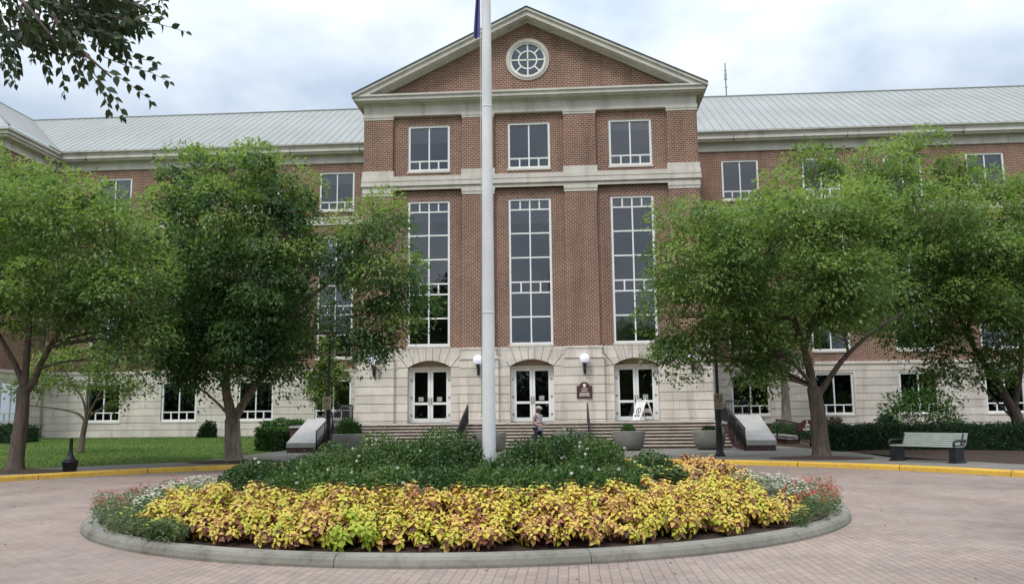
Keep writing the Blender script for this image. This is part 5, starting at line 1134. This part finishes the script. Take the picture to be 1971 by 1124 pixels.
# ------------------------------------------------------------------ A-frame sign, accessible sign, bench, receptacle
af = thing('folding_sign', 'white A-frame sign with a prohibition symbol before the right door', 'sign', (at(1238, 811, 43.6).x, 43.6, TER), R(-50))
for s, nm in ((-1, 'front_panel'), (1, 'rear_panel')):
    m = MB(); top, sp = 1.05, .50
    def leg(x): m.tube([(x, s*sp, 0), (x, s*.04, top)], .03, 6)
    leg(-.28); leg(.28)
    def slab(z0, z1, y_off=0.0, t_=.03):
        ya_ = s*(sp-(sp-.04)*z0/top); yb_ = s*(sp-(sp-.04)*z1/top); m.add([(-.27, ya_-t_/2, z0), (.27, ya_-t_/2, z0), (.27, yb_-t_/2, z1), (-.27, yb_-t_/2, z1), (-.27, ya_+t_/2, z0), (.27, ya_+t_/2, z0), (.27, yb_+t_/2, z1), (-.27, yb_+t_/2, z1)], [(0, 1, 2, 3), (7, 6, 5, 4), (0, 4, 5, 1), (3, 2, 6, 7), (0, 3, 7, 4), (1, 5, 6, 2)])
    if s < 0: slab(.06, .95)
    else: slab(.42, .62); slab(.06, .12); slab(.84, .95)
    p = m.build(nm, SIGNW, af)
    if s < 0:
        m = MB(); zc = .56; yq = -(sp-(sp-.04)*zc/top)-.018
        ring_sign(m, .125, .165, (0, zc), -.004, 0, 30); bar(m, R(125), -.13, .13, .035, -.005, -.001, (0, zc))
        bar(m, R(90), -.06, .05, .04, -.0035, -.0008, (0, zc)); bar(m, R(50), -.08, .02, .025, -.003, -.0009, (0, zc)); bar(m, R(20), -.05, .06, .02, -.0028, -.0007, (0, zc+.02))
        for z in (.33, .27): m.box(-.18, -.02, -.003, -.0005, z-.02, z+.02); m.box(.01, .17, -.003, -.0005, z-.02, z+.02)
        o = m.build('symbol', SIGNDK, p); th = math.atan2(sp-.04, top); o.rotation_euler = (-th, 0, 0); o.location = (0, -sp-.016*math.cos(th)-.002, 0)
m = MB(); m.box(-.26, .26, -.09, .09, .99, 1.03); m.tube([(-.2, 0, 1.03), (-.2, 0, 1.1), (-.1, 0, 1.1), (-.1, 0, 1.03)], .018, 6); m.tube([(.2, 0, 1.03), (.2, 0, 1.1), (.1, 0, 1.1), (.1, 0, 1.03)], .018, 6); m.build('hinge_bar', SIGNW, af)

ac = Vector((at(1556, 850, 37.0).x, 37.0, .2)); acs = thing('accessible_sign', 'maroon sign with a white wheelchair symbol half behind the right tree trunk', 'sign', ac)
zb = at(1556, 829, 37).z-.2; ztp = at(1556, 808, 37).z-.2
m = MB(); m.tube([(0.1, .03, -.1), (0.1, .03, zb+.1)], .035, 8); m.build('post', BLACK, acs)
m = MB(); hw_ = .45; m.prism([(-hw_+x_, z_) for x_, z_ in ((0, zb), (2*hw_, zb), (2*hw_, ztp-.12), (2*hw_*.8, ztp-.1), (hw_*1.3, ztp), (hw_*.7, ztp), (2*hw_*.2, ztp-.1), (0, ztp-.12))], -.025, .02); m.build('plate', BROWN, acs, .006)
m = MB(); cx_ = 0.0; ring_sign(m, .065, .09, (cx_, zb+.20), -.031, -.026, 20); m.box(cx_-.035, cx_-.005, -.033, -.0265, zb+.2, zb+.34); m.box(cx_-.034, cx_+.07, -.0335, -.027, zb+.215, zb+.245); bar(m, R(-60), 0, .13, .03, -.034, -.0275, (cx_+.06, zb+.23)); ring_sign(m, .0, .028, (cx_-.02, zb+.375), -.031, -.026, 12)
m.box(-.2, .2, -.03, -.026, zb+.075, zb+.105); m.box(-.18, .18, -.03, -.026, zb+.02, zb+.05); m.build('wheelchair_symbol', SIGNW, acs)

bA, bB = gr(1728, 886, Z0), gr(1842, 891, Z0); bd = (bB-bA); blen = bd.length; brz = math.atan2(bd.y, bd.x)
bn = thing('park_bench', 'grey slatted bench with black end supports facing the drive', 'bench', (bA+bB)/2, brz); hl_ = blen/2
m = MB()
for k in range(5): m.box(-hl_-.12, hl_+.12, -.24+.098*k, -.24+.098*k+.085, .43, .465)
m.build('seat', SLAT, bn, .006)
m = MB()
for k in range(6):
    z_ = .475+k*.058; y_ = .255+k*.028; m.add([(-hl_-.02, y_, z_), (hl_+.12, y_, z_), (hl_+.12, y_+.022, z_+.05), (-hl_-.02, y_+.022, z_+.05), (-hl_-.02, y_+.035, z_), (hl_+.12, y_+.035, z_), (hl_+.12, y_+.057, z_+.05), (-hl_-.02, y_+.057, z_+.05)], [(0, 1, 2, 3), (7, 6, 5, 4), (0, 4, 5, 1), (3, 2, 6, 7), (0, 3, 7, 4), (1, 5, 6, 2)])
m.build('backrest', SLAT, bn)
for s in (-1, 1):
    m = MB(); x = s*hl_; m.box(x-.10, x+.10, -.2, .22, 0, .43); m.box(x-.13, x+.13, -.24, .26, 0, .05)
    m.add([(x-.03, .2, .40), (x+.03, .2, .40), (x+.03, .30, .40), (x-.03, .30, .40), (x-.03, .40, .80), (x+.03, .40, .80), (x+.03, .455, .80), (x-.03, .455, .80)], [(0, 3, 2, 1), (4, 5, 6, 7), (0, 1, 5, 4), (1, 2, 6, 5), (2, 3, 7, 6), (3, 0, 4, 7)]); m.build('end_support', BLACK, bn, .015)
    m = MB(); m.tube([(x+s*.09, -.21, .40), (x+s*.09, -.23, .53), (x+s*.09, -.19, .59), (x+s*.09, -.10, .61), (x+s*.09, .30, .61), (x+s*.09, .38, .59), (x+s*.09, .36, .5)], .035, 8); m.tube([(x+s*.09, -.21, .47), (x+s*.09, .3, .47)], .03, 8); m.build('armrest', BLACK, bn)

bi = gr(134, 907, Z0); bt = thing('ash_receptacle', 'black long necked cigarette receptacle on the left sidewalk', 'receptacle', bi); ht = at(134, 843, bi.y).z-Z0
m = MB(); m.lathe([(.17, 0), (.18, .02), (.205, .24), (.225, .25), (.225, .29), (.20, .295)], k=24); m.build('bucket', BINM, bt)
m = MB(); m.lathe([(.20, .295), (.12, .36), (.075, .45), (.055, .56), (.048, ht-.03), (.055, ht-.02), (.05, ht)], k=20); m.build('neck', BINM, bt)

# ------------------------------------------------------------------ person
pY = 34.0; pb = Vector((at(1036, 860, pY).x, pY, Z0)); pe = thing('person', 'bearded person in grey T-shirt and dark trousers walking with a cup before the steps', 'person', pb, R(-35))
def skin_obj(name, verts, edges, rads, mt, root=0, sub=2, parent=None):
    bm = bmesh.new(); sk = bm.verts.layers.skin.verify(); vs = []
    for i, (p, r_) in enumerate(zip(verts, rads)):
        v = bm.verts.new(p); v[sk].radius = r_ if isinstance(r_, tuple) else (r_, r_); v[sk].use_root = (i == root); vs.append(v)
    for a_, b_ in edges: bm.edges.new((vs[a_], vs[b_]))
    me = bpy.data.meshes.new(name); bm.to_mesh(me); bm.free(); me.materials.append(mt)
    o = bpy.data.objects.new(name, me); COL.objects.link(o); o.parent = parent
    s_ = o.modifiers.new('skin', 'SKIN'); s_.use_smooth_shade = True; q = o.modifiers.new('sub', 'SUBSURF'); q.levels = sub; q.render_levels = sub
    return o
# local frame: +X is the walking direction, +Y its left, height 1.76
bv = [(0, 0, .95), (0, 0, 1.10), (.01, 0, 1.28), (.01, 0, 1.43), (.02, 0, 1.53), (.035, 0, 1.60), (.045, 0, 1.68), (.035, 0, 1.735),
      (.01, .17, 1.42), (-.02, .24, 1.16), (.20, .17, 1.08), (.27, .14, 1.10),
      (.01, -.17, 1.42), (-.05, -.25, 1.17), (.16, -.19, 1.05), (.23, -.17, 1.06),
      (.0, .095, .90), (.14, .10, .50), (.06, .10, .09), (.0, -.095, .90), (-.04, -.10, .50), (-.22, -.10, .13), (.18, .11, .035), (-.12, -.11, .03)]
be = [(0, 1), (1, 2), (2, 3), (3, 4), (4, 5), (5, 6), (6, 7), (3, 8), (8, 9), (9, 10), (10, 11), (3, 12), (12, 13), (13, 14), (14, 15), (0, 16), (16, 17), (17, 18), (0, 19), (19, 20), (20, 21), (18, 22), (21, 23)]
br_ = [(.13, .15), (.12, .14), (.115, .16), (.075, .10), .055, .078, .088, .06, .055, .042, .034, .036, .055, .042, .034, .036, .082, .056, .04, .082, .056, .04, .035, .035]
nv = len(bv)
for (hx_0, hy_0, hz_0) in ((.27, .14, 1.10), (.23, -.17, 1.06)):
    root_i = 11 if hy_0 > 0 else 15
    for fi in range(4):
        y_ = hy_0+(.028-.019*fi)*(1); b0 = len(bv); bv += [(hx_0+.06, y_, hz_0+.005), (hx_0+.10, y_*.99, hz_0-.008), (hx_0+.115-.01*abs(fi-1.5), y_*.98, hz_0-.035)]
        be += [(root_i, b0), (b0, b0+1), (b0+1, b0+2)]; br_ += [.0095, .0085, .007]
    b0 = len(bv); sg = 1 if hy_0 < 0 else -1; bv += [(hx_0+.02, hy_0+sg*.04, hz_0+.02), (hx_0+.06, hy_0+sg*.045, hz_0+.03)]; be += [(root_i, b0), (b0, b0+1)]; br_ += [.011, .008]
skin_obj('body', bv, be, br_, SKIN, 0, 1, pe)
sv = [(0, 0, .88), (0, 0, 1.0), (0, 0, 1.14), (.01, 0, 1.30), (.01, 0, 1.42), (.015, 0, 1.475), (.01, .17, 1.425), (-.005, .215, 1.27), (.01, -.17, 1.425), (-.02, -.22, 1.27)]
skin_obj('shirt', sv, [(0, 1), (1, 2), (2, 3), (3, 4), (4, 5), (4, 6), (6, 7), (4, 8), (8, 9)], [(.15, .18), (.142, .172), (.138, .165), (.135, .18), (.095, .13), .07, .075, .062, .075, .062], SHIRT, 1, 2, pe)
skin_obj('trousers', [(0, 0, .96), (.0, .095, .86), (.14, .10, .50), (.06, .10, .10), (.0, -.095, .86), (-.04, -.10, .50), (-.22, -.10, .14)], [(0, 1), (1, 2), (2, 3), (0, 4), (4, 5), (5, 6)], [(.14, .165), .10, .075, .06, .10, .075, .06], TROUS, 0, 2, pe)
m = MB(); m.lathe([(.105, 1.675), (.108, 1.71), (.095, 1.755), (.06, 1.785), (.001, 1.795)], (.035, 0, 0), 16); m.tube([(.12, 0, 1.70), (.20, 0, 1.685)], [.07, .045], 8); m.build('cap', CAPM, pe)
m = MB(); m.lathe([(.04, 1.52), (.075, 1.545), (.088, 1.58), (.086, 1.61)], (.055, 0, 0), 14); m.build('beard', HAIR, pe)
m = MB(); m.lathe([(.085, 1.55), (.10, 1.60), (.105, 1.66), (.10, 1.69)], (.015, 0, 0), 14); m.build('hair', HAIR, pe)
m = MB(); m.lathe([(.012, 1.632), (.02, 1.625), (.012, 1.61)], (.135, 0, 0), 8); 
for s in (-1, 1): m.lathe([(.002, 1.655), (.012, 1.65), (.002, 1.643)], (.122, s*.032, 0), 8); m.lathe([(.006, 1.60), (.018, 1.63), (.012, 1.665)], (.03, s*.092, 0), 8)
m.build('face', SKIN, pe)
for s, (x, y, z) in ((1, (.06, .10, .02)), (-1, (-.22, -.10, .05))):
    m = MB(); m.tube([(x-.07, y, .05), (x, y, .055), (x+.10, y, .045), (x+.19, y, .035)], [.045, .052, .045, .028], 10); m.build('shoe', BLACK, pe)
cp = thing('paper_cup', 'white cup held in front of the walking person', 'cup', pb+Matrix.Rotation(R(-35), 3, 'Z')@Vector((.36, .0, 1.05))); m = MB(); m.lathe([(.028, -.02), (.042, .10), (.045, .105), (.04, .115)], k=14); m.build('cup_body', SIGNW, cp)

# ------------------------------------------------------------------ mulch rings, litter
for i, (c, lab) in enumerate(((TM, 'mulch_ring'), (TL, 'mulch_ring'), (TR, 'mulch_ring'))):
    m = MB(); m.lathe([(1.45, .0), (1.2, .02), (.6, .055), (.2, .08)], k=36); o = m.build('mulch_ring', MULCH); o.location = (c.x, c.y+.1, Z0+.004); o.scale = (1.1, .75, 1); tag(o, kind='structure')
r = np.random.default_rng(55); n_ = 420
P = np.c_[r.uniform(-13, 14, n_), r.uniform(7.5, 27, n_), np.full(n_, .006)]; P = P[(np.hypot(P[:, 0]-IC.x, P[:, 1]-IC.y) > 6.3) & (np.hypot(P[:, 0]-KC.x, P[:, 1]-KC.y) < 14.6)]
n_ = len(P); A = np.c_[r.normal(size=(n_, 2)), np.full(n_, .1)]; V = leaves_v(P, A, np.c_[r.normal(size=(n_, 2))*.2, np.ones(n_)], r.uniform(.02, .06, n_), r.uniform(.012, .03, n_))
o = np_mesh('fallen_leaves', V, 4, [(0, 1, 2, 3)], LEAFRED); tag(o, 'scattered dry leaves on the brick paving', 'fallen leaves', kind='stuff')

# ------------------------------------------------------------------ trees behind the camera (mirrored in the windows)
def back_tree(lab, x, y, h_, w_, seed):
    r = np.random.default_rng(seed); t = thing('street_tree', lab, 'tree', (x, y, 0), group='tall trees across the drive'); m = MB(); m.tube([(0, 0, -.1), (.1, 0, h_*.3), (-.1, .2, h_*.6), (0, 0, h_*.85)], [.5, .38, .22, .06], 10)
    C, D = [], []
    for k in range(22):
        a_ = r.uniform(0, 6.28); q = r.random()**.5; c = np.array([math.cos(a_)*w_*q, math.sin(a_)*w_*q, h_*(.42+.5*r.random()*(1-.35*q))]); P, d = scatter_ellipsoid(26, c, (w_*.36, w_*.36, h_*.10), .3, r); C.append(P); D.append(d)
        m.tube([(0, 0, h_*.3), tuple(c*np.array([.5, .5, .85])), tuple(c)], [.14, .08, .03], 5)
    m.build('trunk', BARKD, t); np_mesh('crown', clump_leaves(np.concatenate(C), np.concatenate(D), 26, 1.2, .5, .22, .4, r), 4, [(0, 1, 2, 3)], LEAFH, t)
back_tree('tall tree across the drive reflected in the left tall window', -13.5, -16, 19, 6.0, 71)
back_tree('tall tree across the drive reflected in the lower right tall window', 15.5, -18, 14, 5.5, 72)
back_tree('tall tree across the drive reflected in the far left windows', -27, -14, 17, 6.5, 73)
back_tree('tall tree across the drive reflected in the far right windows', 29, -15, 16, 6.5, 74)

r = np.random.default_rng(81); n_ = 1500
C = np.c_[r.uniform(-110, 115, n_), r.uniform(-64, -56, n_), np.zeros(n_)]; C[:, 2] = r.random(n_)**.8*(9.0+2.2*np.sin(C[:, 0]*.11)+1.3*np.sin(C[:, 0]*.37+1))
o = np_mesh('treeline', clump_leaves(C, unit(r.normal(size=(n_, 3))), 26, 2.6, 1.5, .8, .3, r), 4, [(0, 1, 2, 3)], LEAFH); tag(o, 'dark belt of trees beyond the drive, mirrored in the door panes', 'tree belt', kind='stuff')

# grass blades over the lawn
lw = bpy.data.objects['lawn']; r = np.random.default_rng(91); me = lw.data
vc = np.array([v.co[:] for v in me.vertices]); fq = np.array([p.vertices[:] for p in me.polygons]); ar = np.array([p.area for p in me.polygons])
n_ = 60000; near = 1/np.maximum(10, np.hypot(vc[fq].mean(1)[:, 0]-CAM.x, vc[fq].mean(1)[:, 1]))**1.2; pr_ = ar*near; q = r.choice(len(fq), n_, p=pr_/pr_.sum()); u_, v_ = r.random((n_, 1)), r.random((n_, 1)); Q = vc[fq[q]]
P = Q[:, 0]*(1-u_)*(1-v_)+Q[:, 1]*u_*(1-v_)+Q[:, 2]*u_*v_+Q[:, 3]*(1-u_)*v_
A = np.c_[r.normal(size=(n_, 2))*.5, np.ones(n_)]; V = leaves_v(P, A, np.c_[r.normal(size=(n_, 2)), np.zeros(n_)], r.uniform(.05, .11, n_), r.uniform(.012, .022, n_))
LEAFG = m_leaf('grass_blade', [(0.05, (0.045, 0.10, 0.02)), (0.5, (0.085, 0.16, 0.032)), (0.9, (0.14, 0.20, 0.05)), (0.98, (0.22, 0.20, 0.09))], 0.5, 0.3, 0.6, 0.6)
o = np_mesh('grass', V, 4, [(0, 1, 2, 3)], LEAFG); tag(o, 'mown grass of the lawn left of the steps', 'grass', kind='stuff')
